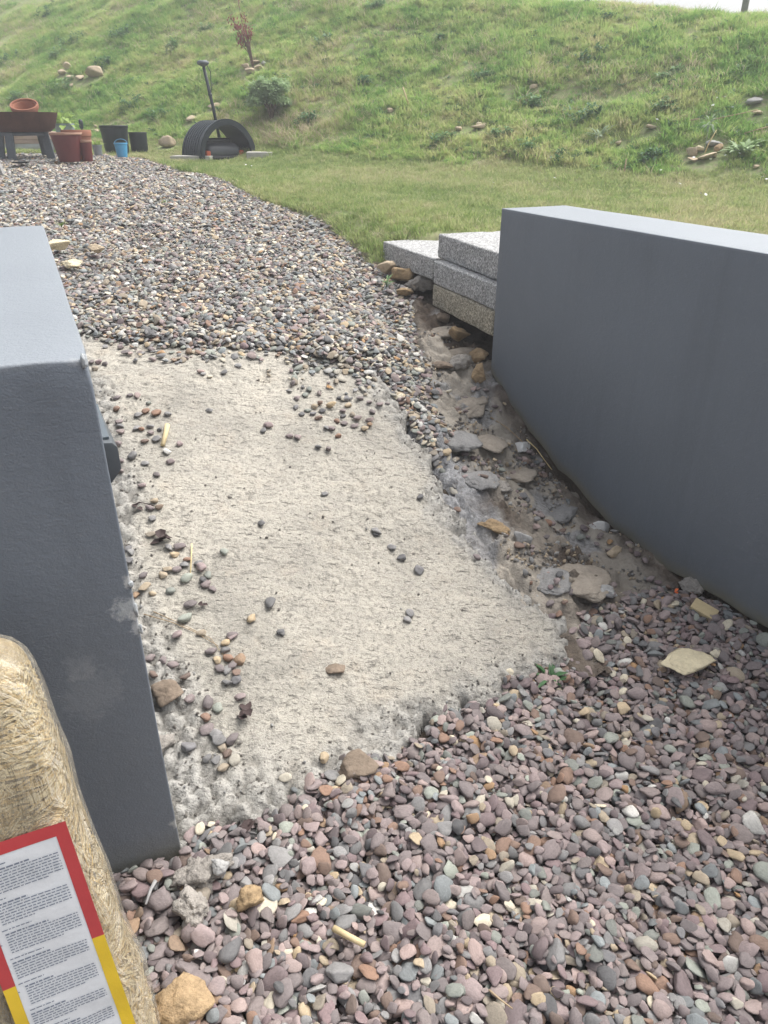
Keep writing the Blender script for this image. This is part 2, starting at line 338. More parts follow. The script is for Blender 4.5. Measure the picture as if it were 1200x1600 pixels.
# ---------------------------------------------------------------- mesh and object helpers
def mesh_np(name, V, Fc, mat=None, smooth=True):
    me = bpy.data.meshes.new(name); me.from_pydata([tuple(map(float, q)) for q in V], [], [tuple(int(i) for i in f) for f in Fc])
    if smooth: me.polygons.foreach_set('use_smooth', [True] * len(me.polygons))
    if mat: me.materials.append(M(mat))
    me.update(); return me
def grid_mesh(name, X, Y, Z, mat, keep=None, attrs=None):
    """X, Y, Z are (rows, cols)"""
    r, c = X.shape; V = np.stack([X.ravel(), Y.ravel(), Z.ravel()], 1)
    i = np.arange(r * c).reshape(r, c); Fq = np.stack([i[:-1, :-1], i[:-1, 1:], i[1:, 1:], i[1:, :-1]], -1).reshape(-1, 4)
    if keep is not None:
        k = keep; kf = (k[:-1, :-1] & k[:-1, 1:] & k[1:, 1:] & k[1:, :-1]).ravel(); Fq = Fq[kf]
        used = np.unique(Fq); mp = -np.ones(r * c, int); mp[used] = np.arange(len(used)); V = V[used]; Fq = mp[Fq]
    else: used = np.arange(r * c)
    me = bpy.data.meshes.new(name); me.vertices.add(len(V)); me.vertices.foreach_set('co', V.astype(np.float32).ravel())
    me.loops.add(Fq.size); me.loops.foreach_set('vertex_index', Fq.astype(np.int32).ravel()); me.polygons.add(len(Fq))
    me.polygons.foreach_set('loop_start', np.arange(0, Fq.size, 4, dtype=np.int32)); me.update(calc_edges=True)
    me.polygons.foreach_set('use_smooth', np.ones(len(Fq), bool)); me.materials.append(M(mat))
    for nm, a in (attrs or {}).items():
        if a.ndim == 2:
            at = me.attributes.new(nm, 'FLOAT', 'POINT'); at.data.foreach_set('value', a.ravel()[used].astype(np.float32))
        else:
            at = me.attributes.new(nm, 'FLOAT_COLOR', 'POINT'); q = np.ones((len(used), 4), np.float32); q[:, :3] = a.reshape(-1, 3)[used]; at.data.foreach_set('color', q.ravel())
    return me
def link(name, me, parent=None, loc=None, rot=None, scale=None):
    o = bpy.data.objects.new(name, me); COL.objects.link(o)
    if parent: o.parent = parent
    if loc is not None: o.location = loc
    if rot is not None: o.rotation_euler = rot
    if scale is not None: o.scale = scale if hasattr(scale, '__len__') else (scale,) * 3
    return o
def tag(o, label=None, cat=None, group=None, kind=None):
    if label: o['label'] = label
    if cat: o['category'] = cat
    if group: o['group'] = group
    if kind: o['kind'] = kind
    return o
def thing(name, label, cat, loc=(0, 0, 0), rz=0, group=None):
    o = bpy.data.objects.new(name, None); COL.objects.link(o); o.location = loc; o.rotation_euler = (0, 0, rz); o.empty_display_size = .1
    return tag(o, label, cat, group)
class MB:
    """collects shapes into one mesh"""
    def __init__(s): s.v, s.f = [], []
    def add(s, V, Fc):
        k = len(s.v); s.v += [tuple(q) for q in V]; s.f += [tuple(i + k for i in f) for f in Fc]; return s
    def box(s, lo, hi, mat=None):
        x0, y0, z0 = lo; x1, y1, z1 = hi
        V = [(x0, y0, z0), (x1, y0, z0), (x1, y1, z0), (x0, y1, z0), (x0, y0, z1), (x1, y0, z1), (x1, y1, z1), (x0, y1, z1)]
        if mat is not None: V = [tuple(mat @ Vector(q)) for q in V]
        return s.add(V, [(0, 3, 2, 1), (4, 5, 6, 7), (0, 1, 5, 4), (1, 2, 6, 5), (2, 3, 7, 6), (3, 0, 4, 7)])
    def lathe(s, prof, seg=28, cap_lo=True, cap_hi=False, mat=None):
        V = []; 
        for r, z in prof: V += [(r * cos(2 * pi * k / seg), r * sin(2 * pi * k / seg), z) for k in range(seg)]
        Fc = [(i * seg + k, i * seg + (k + 1) % seg, (i + 1) * seg + (k + 1) % seg, (i + 1) * seg + k) for i in range(len(prof) - 1) for k in range(seg)]
        if cap_lo: Fc.append(tuple(reversed(range(seg))))
        if cap_hi: Fc.append(tuple((len(prof) - 1) * seg + k for k in range(seg)))
        if mat is not None: V = [tuple(mat @ Vector(q)) for q in V]
        return s.add(V, Fc)
    def tube(s, pts, rad, seg=7):
        pts = [Vector(p) for p in pts]; rad = rad if hasattr(rad, '__len__') else [rad] * len(pts); V = []
        for i, p in enumerate(pts):
            d = (pts[min(i + 1, len(pts) - 1)] - pts[max(i - 1, 0)]).normalized()
            a = d.orthogonal().normalized(); 
            ref = Vector((1, .13, .07)); a = (ref - d * ref.dot(d)); a = a.normalized() if a.length > .1 else d.orthogonal().normalized()
            bb = d.cross(a)
            V += [tuple(p + (a * cos(2 * pi * k / seg) + bb * sin(2 * pi * k / seg)) * rad[i]) for k in range(seg)]
        Fc = [(i * seg + k, i * seg + (k + 1) % seg, (i + 1) * seg + (k + 1) % seg, (i + 1) * seg + k) for i in range(len(pts) - 1) for k in range(seg)]
        Fc += [tuple(reversed(range(seg))), tuple((len(pts) - 1) * seg + k for k in range(seg))]
        return s.add(V, Fc)
    def leaf(s, base, d, up, L, w, curl=.25, fold=.15):
        """one pointed leaf of six faces, bent along its length"""
        base = Vector(base); d = Vector(d).normalized(); side = d.cross(Vector(up)); side = side.normalized() if side.length > .05 else d.orthogonal().normalized(); u = side.cross(d).normalized()
        V = []
        for a, ww in ((0, .12), (.3, .85), (.62, 1), (1, .05)):
            c = base + d * (L * a) - u * (curl * L * a * a)
            V += [tuple(c - side * (w * ww / 2) + u * (fold * w * ww)), tuple(c), tuple(c + side * (w * ww / 2) + u * (fold * w * ww))]
        Fc = []
        for i in range(3): Fc += [(3 * i, 3 * i + 1, 3 * i + 4, 3 * i + 3), (3 * i + 1, 3 * i + 2, 3 * i + 5, 3 * i + 4)]
        return s.add(V, Fc)
    def mesh(s, name, mat, smooth=True, bevel=0, segs=2):
        me = mesh_np(name, s.v, s.f, mat, smooth)
        if bevel:
            bm = bmesh.new(); bm.from_mesh(me); bmesh.ops.bevel(bm, geom=[e for e in bm.edges], offset=bevel, segments=segs, affect='EDGES', profile=.6); bm.to_mesh(me); bm.free()
            me.polygons.foreach_set('use_smooth', [smooth] * len(me.polygons))
        return me
    def build(s, name, mat, parent=None, smooth=True, bevel=0, **kw): return link(name, s.mesh(name, mat, smooth, bevel), parent, **kw)
def sharp(o, ang=35):
    """smooth shading that keeps hard edges"""
    me = o.data
    bm = bmesh.new(); bm.from_mesh(me)
    for e in bm.edges:
        if len(e.link_faces) == 2 and e.calc_face_angle(0) > radians(ang): e.smooth = False
    bm.to_mesh(me); bm.free(); return o

_ico = {}
def ico(sub):
    if sub not in _ico:
        bm = bmesh.new(); bmesh.ops.create_icosphere(bm, subdivisions=sub, radius=1)
        _ico[sub] = (np.array([v.co[:] for v in bm.verts]), [tuple(v.index for v in f.verts) for f in bm.faces]); bm.free()
    return _ico[sub]
def stone_verts(seed, sub=2, planes=9, soft=9.0, rough=.0, lump=.12, dr=(.58, 1.0)):
    """rounded stone: unit sphere cut by soft random planes"""
    r = np.random.default_rng(seed); V, Fc = ico(sub); N = r.normal(size=(planes, 3)); N /= np.linalg.norm(N, axis=1)[:, None]; D = r.uniform(*dr, planes)
    dots = np.clip(V @ N.T, 1e-3, None); rad = D / dots; rad = np.minimum(rad, 3)
    R = (np.sum(np.vstack([rad.T, np.ones(len(V))]) ** (-soft), axis=0)) ** (-1 / soft)
    ph = r.uniform(0, 6, 6); R = R * (1 + lump * (np.sin(2.1 * V[:, 0] + ph[0]) * np.sin(1.7 * V[:, 1] + ph[1]) + .5 * np.sin(3 * V[:, 2] + ph[2])))
    if rough:
        R = R * (1 + rough * (fbm(V[:, 0] * 2 + 9 + ph[3], V[:, 1] * 2 + V[:, 2] * 1.3 + 5, 1.6, seed, 4) + .6 * fbm(V[:, 2] * 2 + 4, V[:, 0] * 2 - V[:, 1] + 7, 3.4, seed + 3, 3) - .8) * 2)
    W = V * R[:, None]; W -= (W.max(0) + W.min(0)) / 2; W /= (W.max(0) - W.min(0)) / 2
    return W, Fc
def rock_mesh(name, seed, dims, mat, sub=4, planes=11, soft=16, rough=.16, flat=False):
    V, Fc = stone_verts(seed, sub, planes + 4, soft * 2.2, rough, .05, (.42, .86))
    me = mesh_np(name, V * (np.array(dims) / 2), Fc, mat, not flat); return me

# ---------------------------------------------------------------- the ground sheet
def spaced(lo, hi, step, far_lo, far_hi, k=14):
    a = np.arange(lo, hi + 1e-6, step); q = np.linspace(0, 1, k)[1:] ** 2
    return np.concatenate([(lo + (far_lo - lo) * q)[::-1], a, hi + (far_hi - hi) * q])
gx, gy = np.meshgrid(spaced(-7, 7, .07, -90, 90), spaced(-.5, 18, .07, -40, 150))
gs, gt = to_st(gx, gy); gz = H(gx, gy)
n_, m_ = bank_nm(gx, gy)
gravel_far = (gs > 3.05) & (gt < t_edge(gs)) & (gs < 11.9)
gully = (gs > 1.2) & (gs < 3.95) & (gt > -.4) & (gt < 2.0)
grass_mask = np.where((gs > 3.05), sstep(-.02, .06, gt - t_edge(gs)), sstep(2.2, 2.3, gt) * sstep(.5, 1.2, gs + gt * .3)); grass_mask = np.maximum(grass_mask, sstep(11.6, 12.2, gs)); grass_mask = grass_mask * (1 - ((gs > 2.9) & (gs < 4.6) & (gt < 2.6)))
sheet_drop = np.where(gully, .06, np.where(grass_mask > .5, 0, .035))
ground = tag(link('ground', grid_mesh('ground', gx, gy, gz - sheet_drop, 'ground', attrs={'grass': grass_mask})), kind='structure')

# ---------------------------------------------------------------- gully of earth and spilt mortar beside the slab
ss = np.arange(1.36, 4.02, .0085); tt = np.arange(1.20, 2.06, .0085); SS, TT = np.meshgrid(ss, tt, indexing='ij'); GX, GY = to_xy(SS, TT)
GZ = H(GX, GY)
lum = np.clip(.55 - worley(SS, TT, 11, 4), 0, 1) * .06 + np.clip(.5 - worley(SS, TT, 27, 8), 0, 1) * .026 + np.clip(.5 - worley(SS, TT, 50, 9), 0, 1) * .010
smooth_patch = sstep(.38, .50, fbm(SS * 1.0, TT * 1.6, 2.1, 31, 3))
greyz = sstep(1.56, 1.42, TT + .16 * (fbm(SS, TT, 6, 41, 3) - .5)) * sstep(1.9, 2.1, SS) * sstep(3.0, 2.7, SS)
greyz = np.maximum(greyz, .8 * sstep(.60, .70, fbm(SS, TT, 5, 43, 3)))
darkz = np.clip(1.2 * np.exp(-(((SS - 1.80) / .16) ** 2 + ((TT - 1.62) / .13) ** 2)) + 1.0 * np.exp(-(((SS - 2.12) / .10) ** 2 + ((TT - 1.48) / .10) ** 2)) + sstep(1.86, 1.98, TT) * .9 + sstep(1.72, 1.5, SS) * .9 + .55 * sstep(3.2, 3.5, SS) * sstep(1.55, 1.75, TT), 0, 1) * sstep(.30, .58, fbm(SS, TT, 9, 44, 4) + .12)
ter = fbm(SS * .9, TT * 2.2, 3.0, 36, 2) * 5; ter = (np.floor(ter) + sstep(.78, 1.0, ter - np.floor(ter))) / 5
GZ = GZ + (ter - .5) * .11 + (1.15 - .75 * smooth_patch) * lum + (fbm(SS, TT, 6, 33, 4) - .5) * .045 + (fbm(SS, TT, 24, 35, 3) - .5) * .022 * (1 - .45 * smooth_patch) - .012
GZ = GZ - .05 * sstep(.02, -.05, TT - np.interp(SS, [1.9, 2.3, 2.6, 3.0, 3.3, 3.6, 3.95, 4.05], [1.30, 1.37, 1.44, 1.60, 1.72, 1.85, 2.0, 2.06])) * sstep(2.2, 2.4, SS)
GZ = np.where((SS < 1.62) | (TT < 1.33), GZ - .02, GZ)
gully_o = tag(link('gully_earth', grid_mesh('gully_earth', GX, GY, GZ, 'gully_earth', attrs={'zone': np.stack([greyz, darkz, smooth_patch], -1)})), kind='structure')
def gully_h(s, t):
    i = int(round((s - ss[0]) / .0085)); j = int(round((t - tt[0]) / .0085)); return float(GZ[min(max(i, 0), len(ss) - 1), min(max(j, 0), len(tt) - 1)])

# ---------------------------------------------------------------- the concrete ramp slab
ss2 = np.arange(1.22, 3.97, .0075); tt2 = np.arange(.0, 1.47, .0075); S2, T2 = np.meshgrid(ss2, tt2, indexing='ij')
front = np.interp(T2, [0, .07, .2, .33, .47, .61, .72, .8, .955, 1.15, 1.33, 1.5], [1.35, 1.345, 1.31, 1.33, 1.33, 1.335, 1.37, 1.40, 1.43, 1.45, 1.485, 1.53])
side = np.interp(S2, [1.4, 1.57, 1.8, 2.03, 2.3, 2.62, 2.9, 3.3], [1.33, 1.345, 1.32, 1.295, 1.30, 1.325, 1.32, 1.30])
w1 = (fbm(S2, T2, 5, 50, 2) - .5) * .12 + (fbm(S2, T2, 13, 51, 4) - .5) * .13 + (fbm(S2, T2, 40, 52, 3) - .5) * .03
dd = np.minimum(np.minimum(S2 - front, side - T2), 3.93 - S2) + w1
edge = sstep(.13, .0, dd + (fbm(S2, T2, 5, 53, 3) - .5) * .10) * .85
edge = np.maximum(edge, sstep(.22, .08, T2 + (fbm(S2, T2, 6, 54, 3) - .5) * .16) * .9)
edge = np.maximum(edge, .8 * np.exp(-(((S2 - 1.40) / .10) ** 2 + ((T2 - .16) / .22) ** 2)))
cell = np.clip(.62 - worley(S2, T2, 26, 61), 0, 1); cell2 = np.clip(.6 - worley(S2, T2, 58, 62), 0, 1)
Z2 = slab_z(S2) + edge * (cell * .038 + cell2 * .016 - .012) + (fbm(S2, T2, 3, 55, 3) - .5) * .02 + (fbm(S2, T2 * .28, 30, 56, 3) - .5) * .007 * (1 - edge) - .006 * sstep(.64, .74, fbm(S2, T2, 40, 57, 2)) * sstep(.45, .6, fbm(S2, T2, 4, 58, 2))
crk = np.abs(fbm(S2, T2 * 1.0, 15, 59, 3) - .5); crack = np.maximum(edge * sstep(.13, .03, cell) * .8, .55 * sstep(.012, .003, crk) * sstep(.52, .66, fbm(S2, T2, 5, 60, 3)))
Z2 = Z2 - .006 * crack
Z2 = Z2 - .07 * sstep(.006, -.016, dd) - .012 * sstep(.07, .0, dd)
X2, Y2 = to_xy(S2, T2)
slab = tag(link('concrete_slab', grid_mesh('concrete_slab', X2, Y2, Z2, 'slab_concrete', keep=dd > -.018, attrs={'edge': edge, 'crack': crack})), kind='structure')
def slab_h(s, t):
    i = int(round((s - ss2[0]) / .0075)); j = int(round((t - tt2[0]) / .0075)); return float(Z2[min(max(i, 0), len(ss2) - 1), min(max(j, 0), len(tt2) - 1)])

# ---------------------------------------------------------------- the two rendered garden walls
RZ = -A                                              # a thing turned by RZ has local x = T, local y = S
def on_s(px, py, s0):
    d = ray(px, py); k = s0 / (d.x * SX + d.y * SY); p = d * k; return p.x * TX + p.y * TY, EYE + p.z
def axis_pts(L, r, step):
    if L < 4 * r: return np.linspace(0, L, 5)
    k = max(2, int((L - 2 * r) / step)); return np.concatenate([[0, r * .3, r * .65], np.linspace(r, L - r, k), [L - r * .65, L - r * .3, L]])
def rounded_box(lo, hi, r, step, wob=0.0, seed=0, wf=2.0):
    lo = np.array(lo, float); hi = np.array(hi, float); Lx = hi - lo; ax = [axis_pts(Lx[i], r, step) for i in range(3)]
    V, Fc = [], []; k = 0
    for a in range(3):
        b, c = (a + 1) % 3, (a + 2) % 3; B, C = np.meshgrid(ax[b], ax[c], indexing='ij'); nb, nc = B.shape
        for sd in (0, 1):
            Q = np.zeros((nb * nc, 3)); Q[:, a] = Lx[a] * sd; Q[:, b] = B.ravel(); Q[:, c] = C.ravel(); V.append(Q)
            i = np.arange(nb * nc).reshape(nb, nc) + k; f = np.stack([i[:-1, :-1], i[1:, :-1], i[1:, 1:], i[:-1, 1:]], -1).reshape(-1, 4)
            if not sd: f = f[:, ::-1]
            Fc.append(f); k += nb * nc
    V = np.vstack(V); Fc = np.vstack(Fc)
    inner = np.clip(V, r, Lx - r); d = V - inner; ln = np.linalg.norm(d, axis=1, keepdims=True); nrm = d / np.maximum(ln, 1e-9)
    V = inner + nrm * r
    if wob:
        q = V[:, 0] * 1.0 + V[:, 1] * .71 + seed; w = V[:, 2] + V[:, 1] * .3 + V[:, 0] * .5
        V = V + nrm * ((fbm(q + 30, w + 30, wf, seed, 3) - .5) * 2 * wob)[:, None]
    bm = bmesh.new(); me = bpy.data.meshes.new('tmp'); me.from_pydata((V + lo).tolist(), [], Fc.tolist()); bm.from_mesh(me); bmesh.ops.remove_doubles(bm, verts=bm.verts, dist=1e-5); bmesh.ops.recalc_face_normals(bm, faces=bm.faces)
    Vo = np.array([v.co[:] for v in bm.verts]); Fo = [tuple(v.index for v in f.verts) for f in bm.faces]; bm.free(); bpy.data.meshes.remove(me)
    return Vo, Fo
tc, zc = on_s(203, 950, 1.29); tc2, zc2 = on_s(143, 1085, 1.29); tc3, zc3 = on_s(122, 578, 1.29)
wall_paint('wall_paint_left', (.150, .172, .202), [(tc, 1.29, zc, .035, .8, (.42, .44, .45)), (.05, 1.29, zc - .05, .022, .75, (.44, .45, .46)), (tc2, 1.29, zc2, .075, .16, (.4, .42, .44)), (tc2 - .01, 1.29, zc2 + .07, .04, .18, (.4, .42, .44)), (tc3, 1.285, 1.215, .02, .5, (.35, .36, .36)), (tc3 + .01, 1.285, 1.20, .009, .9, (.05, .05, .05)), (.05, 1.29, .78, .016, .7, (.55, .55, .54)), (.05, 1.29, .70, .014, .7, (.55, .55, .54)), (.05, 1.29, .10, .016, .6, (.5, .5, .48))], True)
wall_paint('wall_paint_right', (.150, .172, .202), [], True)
wl_ = thing('garden_wall', 'slate grey rendered garden wall with chipped corner behind the straw bag', 'wall', (0, 0, 0), RZ, 'rendered garden walls')
V, Fc = rounded_box((-.30, 1.29, -.12), (.052, 3.24, 1.22), .005, .05, .0022, 3, 3.0)
V[:, 0] += np.where(V[:, 0] > -.1, (V[:, 1] - 1.29) * .006, 0)
# crumbled top corner nearest the camera
dc = np.linalg.norm(V - np.array([.05, 1.29, 1.22]), axis=1); V = V + np.where(dc < .05, (.05 - dc) / .05, 0)[:, None] * np.array([-.006, .005, -.006])
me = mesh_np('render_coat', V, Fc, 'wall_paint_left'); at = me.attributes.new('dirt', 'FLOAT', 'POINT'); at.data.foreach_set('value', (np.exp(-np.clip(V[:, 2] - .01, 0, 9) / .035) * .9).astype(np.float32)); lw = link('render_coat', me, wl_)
for (a, b_, zz, r_, sd) in ((.0505, 1.292, zc - .01, .017, 1), (.052, 1.2915, zc - .055, .012, 2), (.0515, 1.292, .77, .009, 3), (.046, 1.295, 1.213, .013, 4)):
    V, Fc = stone_verts(800 + sd, 3, 10, 14, .3); V = V * np.array([.006, .006, r_]) + np.array([a, b_, zz])
    tag(link('paint_chip', mesh_np('paint_chip', V, Fc, 'paint_chip'), wl_), 'pale chipped patch of bare render on the wall corner')
wr_ = thing('garden_wall', 'long slate grey rendered garden wall on the right of the ramp', 'wall', (0, 0, 0), RZ, 'rendered garden walls')
V, Fc = rounded_box((1.992, .2, 0), (2.345, 3.062, 1.22), .005, .05, .0022, 9, 3.0)
bot = wall_z(V[:, 1]) + .012 + (fbm(V[:, 1], V[:, 1] * 0 + .5, 9, 71, 3) - .5) * .045
bot = np.where(V[:, 0] > 2.2, .3, bot)
V[:, 2] = bot + V[:, 2] / 1.22 * (1.22 - bot)
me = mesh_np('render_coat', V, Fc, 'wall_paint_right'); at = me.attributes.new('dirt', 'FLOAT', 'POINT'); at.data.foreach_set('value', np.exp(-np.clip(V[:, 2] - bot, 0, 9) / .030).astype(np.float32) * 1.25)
link('render_coat', me, wr_)
V, Fc = rounded_box((2.02, .22, -.2), (2.33, 3.04, .9), .01, .2); link('wall_core', mesh_np('wall_core', V, Fc, 'soil'), wr_)

# low wall light on the inner face of the left wall
lt = thing('wall_light', 'dark grey wedge shaped wall light fixed inside the left wall', 'wall light', P(1.92, .05, .79), RZ)
prof = [(0, 0), (.022, -.012), (.050, .022), (.050, .078), (.040, .092), (0, .098)]
b_ = MB(); nP = len(prof); L0, L1 = -.155, .165
V = [(x, L0, z) for x, z in prof] + [(x * .8, L1, z * .9) for x, z in prof]
b_.add(V, [tuple(range(nP)), tuple(reversed(range(nP, 2 * nP)))] + [(i, i + nP, (i + 1) % nP + nP, (i + 1) % nP) for i in range(nP)])
hsg = sharp(b_.build('housing', 'fixture_grey', lt, True, .002))
b2 = MB(); b2.box((.004, -.13, .0935), (.036, .13, .1000)); b2.build('lens', 'lid_glass', hsg, False, .001)

# ---------------------------------------------------------------- concrete blocks stacked against the wall end
BZ = .62; BH = .127; BAZ = radians(-20)
bd = Vector((sin(BAZ), cos(BAZ), 0)); bw = Vector((cos(BAZ), -sin(BAZ), 0))
def at_z(px, py, z):
    d = ray(px, py); k = (z - EYE) / d.z; return Vector((d.x * k, d.y * k, z))
def one(name, label, cat, me, loc, rot=(0, 0, 0), group=None, scale=None):
    return tag(link(name, me, None, loc, rot, scale), label, cat, group)
def block1(px, py, z, h, az, length, depth, label, mat, seed, s_end=None):
    far = at_z(px, py, z); d = Vector((sin(az), cos(az), 0))
    if s_end is not None: length = (far.x * SX + far.y * SY - s_end) / (d.x * SX + d.y * SY)
    V, Fc = rounded_box((0, -length, 0), (depth, 0, h), .011, .026, .004, seed, 14.0)
    return one('concrete_block', label, 'block', mesh_np('concrete_block', V, Fc, mat), far, (0, 0, -az), 'concrete blocks by the wall')
block1(675, 477.5, BZ, BH - .003, BAZ, 0, .58, 'buff stained concrete block at the bottom of the stack', 'block_buff', 1, 3.105)
block1(676.5, 442.5, BZ + BH, BH - .003, BAZ, 0, .58, 'grey concrete block in the middle of the stack', 'block_grey', 2, 3.10)
block1(683.6, 402.3, BZ + 2 * BH, BH + .004, BAZ + .02, 0, .58, 'grey concrete block on top of the stack beside the wall', 'block_grey', 3, 3.10)
far_c = at_z(598, 376.7, BZ + 2 * BH - .004); fr_c = at_z(677, 404, BZ + 2 * BH - .004); dv = far_c - fr_c
lb_h = .125
V, Fc = rounded_box((0, -dv.length + .008, 0), (.56, 0, lb_h), .011, .026, .004, 8, 14.0)
one('concrete_block', 'single grey concrete block lying left of the stack with dry grass on it', 'block', mesh_np('concrete_block', V, Fc, 'block_grey'), far_c - Vector((0, 0, lb_h)), (0, 0, -atan2(dv.x, dv.y)), 'concrete blocks by the wall')

# ---------------------------------------------------------------- pebbles
NSH = 7
LIB = bpy.data.collections.new('pebble_shapes')
pebble_mesh = {}
k = 0
for ci, nm in enumerate(PN):
    for j in range(NSH):
        V, Fc = stone_verts(1000 + k, 2 if j < 2 else 3, int(rng.integers(7, 14)), 16 + 26 * rng.random(), .08, .05, (.44, .95))
        me = mesh_np('pebble', V * .5, Fc, 'pebble_' + nm); pebble_mesh[(ci, j)] = me
        LIB.objects.link(bpy.data.objects.new('%03d_pebble' % k, me)); k += 1

def gn_scatter(obj, coll):
    """instances of the collection's objects on this object's points"""
    ng = bpy.data.node_groups.new('scatter', 'GeometryNodeTree')
    ng.interface.new_socket('Geometry', in_out='INPUT', socket_type='NodeSocketGeometry'); ng.interface.new_socket('Geometry', in_out='OUTPUT', socket_type='NodeSocketGeometry')
    gi, go = ng.nodes.new('NodeGroupInput'), ng.nodes.new('NodeGroupOutput'); ip = ng.nodes.new('GeometryNodeInstanceOnPoints'); ci_ = ng.nodes.new('GeometryNodeCollectionInfo')
    ci_.inputs['Collection'].default_value = coll; ci_.inputs['Separate Children'].default_value = True; ci_.inputs['Reset Children'].default_value = True
    ip.inputs['Pick Instance'].default_value = True
    def na(nm, ty):
        q = ng.nodes.new('GeometryNodeInputNamedAttribute'); q.data_type = ty; q.inputs['Name'].default_value = nm; return q.outputs['Attribute']
    e2r = ng.nodes.new('FunctionNodeEulerToRotation'); ng.links.new(na('rot', 'FLOAT_VECTOR'), e2r.inputs[0])
    ng.links.new(gi.outputs[0], ip.inputs['Points']); ng.links.new(ci_.outputs[0], ip.inputs['Instance']); ng.links.new(na('idx', 'INT'), ip.inputs['Instance Index'])
    ng.links.new(e2r.outputs[0], ip.inputs['Rotation']); ng.links.new(na('scl', 'FLOAT_VECTOR'), ip.inputs['Scale']); ng.links.new(ip.outputs[0], go.inputs[0])
    md = obj.modifiers.new('scatter', 'NODES'); md.node_group = ng
def points_obj(name, pts, rot, scl, idx, coll, parent=None):
    me = bpy.data.meshes.new(name); me.vertices.add(len(pts)); me.vertices.foreach_set('co', np.asarray(pts, np.float32).ravel())
    for nm, ty, a, key in (('rot', 'FLOAT_VECTOR', rot, 'vector'), ('scl', 'FLOAT_VECTOR', scl, 'vector'), ('idx', 'INT', idx, 'value')):
        at = me.attributes.new(nm, ty, 'POINT'); at.data.foreach_set(key, np.asarray(a, np.int32 if ty == 'INT' else np.float32).ravel())
    o = link(name, me, parent); gn_scatter(o, coll); return o

def deposit(xs, ys, base, size, cell, tilt, allow, flatness=(.28, .56)):
    """drops stones one by one on a height map so that they lie on each other"""
    x0, y0 = xs.min() - .2, ys.min() - .2; nx, ny = int((xs.max() + .2 - x0) / cell) + 2, int((ys.max() + .2 - y0) / cell) + 2
    gx_, gy_ = np.meshgrid(x0 + np.arange(nx) * cell, y0 + np.arange(ny) * cell, indexing='ij'); hm = base(gx_, gy_); hb = hm.copy(); okm = np.where(allow(*to_st(gx_, gy_)), 0, 9.0)
    N = len(xs); out_p = np.zeros((N, 3)); out_r = np.zeros((N, 3)); out_s = np.zeros((N, 3))
    a_ = size; b__ = size * rng.uniform(.58, .92, N); c_ = size * rng.uniform(*flatness, N) * .86
    yaw = rng.uniform(0, 2 * pi, N); rx, ry = rng.normal(0, tilt, N), rng.normal(0, tilt, N)
    jx, jy = rng.normal(0, .016, (N, 5)), rng.normal(0, .016, (N, 5)); jx[:, 0] = 0; jy[:, 0] = 0
    for i in range(N):
        ci_ = np.clip(((xs[i] + jx[i] - x0) / cell).astype(int), 0, nx - 1); cj_ = np.clip(((ys[i] + jy[i] - y0) / cell).astype(int), 0, ny - 1); rel_ = hm[ci_, cj_] - hb[ci_, cj_] + okm[ci_, cj_]; b0 = int(np.argmin(rel_)); xs[i] += jx[i, b0]; ys[i] += jy[i, b0]
        R = a_[i] * .5; w = int(R / cell) + 1; ix, iy = int((xs[i] - x0) / cell), int((ys[i] - y0) / cell)
        sl = (slice(max(ix - w, 0), ix + w + 1), slice(max(iy - w, 0), iy + w + 1))
        dx, dy = gx_[sl] - xs[i], gy_[sl] - ys[i]; c, s = cos(yaw[i]), sin(yaw[i])
        u, v = (dx * c + dy * s) / (a_[i] * .5), (-dx * s + dy * c) / (b__[i] * .5); r2 = u * u + v * v; inn = r2 < .8
        h = hm[sl]
        if not inn.any(): continue
        hi_ = h[inn]; zb = .72 * hi_.mean() + .28 * hi_.max()
        dxi, dyi = dx[inn], dy[inn]; hc = hi_ - hi_.mean()
        gx1 = float((hc * dxi).sum() / ((dxi * dxi).sum() + 1e-6)); gy1 = float((hc * dyi).sum() / ((dyi * dyi).sum() + 1e-6))
        gx1, gy1 = max(-.6, min(.6, gx1)), max(-.6, min(.6, gy1))
        zc_ = zb + c_[i] * .5 * .62
        lu, lv = gx1 * c + gy1 * s, -gx1 * s + gy1 * c
        Rm = Matrix.Rotation(yaw[i], 3, 'Z') @ Euler((math.atan(lv) * .8 + rx[i], -math.atan(lu) * .8 + ry[i], 0)).to_matrix()
        out_r[i] = Rm.to_euler(); out_p[i] = (xs[i], ys[i], zc_); out_s[i] = (a_[i], b__[i], c_[i])
        m2 = r2 < 1; h[m2] = np.maximum(h[m2], zc_ + c_[i] * .5 * np.sqrt(np.clip(1 - r2[m2], 0, 1)) + gx1 * dx[m2] * .5 + gy1 * dy[m2] * .5)
    return out_p, out_r, out_s
wn = np.array([p[2] for p in PAL], float); wn /= wn.sum(); wf_ = np.array([p[3] for p in PAL], float); wf_ /= wf_.sum()
def front_edge(t): return np.interp(t, [-3, .05, .33, .61, .8, .955, 1.33, 1.45, 1.6, 1.75, 2.0, 3], [1.42, 1.345, 1.33, 1.34, 1.40, 1.43, 1.50, 1.56, 1.64, 1.66, 1.60, 1.5])
def in_walls(s, t, mgn=.012):
    return ((t > -.30 - mgn) & (t < .058 + mgn) & (s > 1.29 - mgn) & (s < 3.24 + mgn)) | ((t > 1.985 - mgn) & (t < 2.36 + mgn) & (s < 3.07 + mgn))
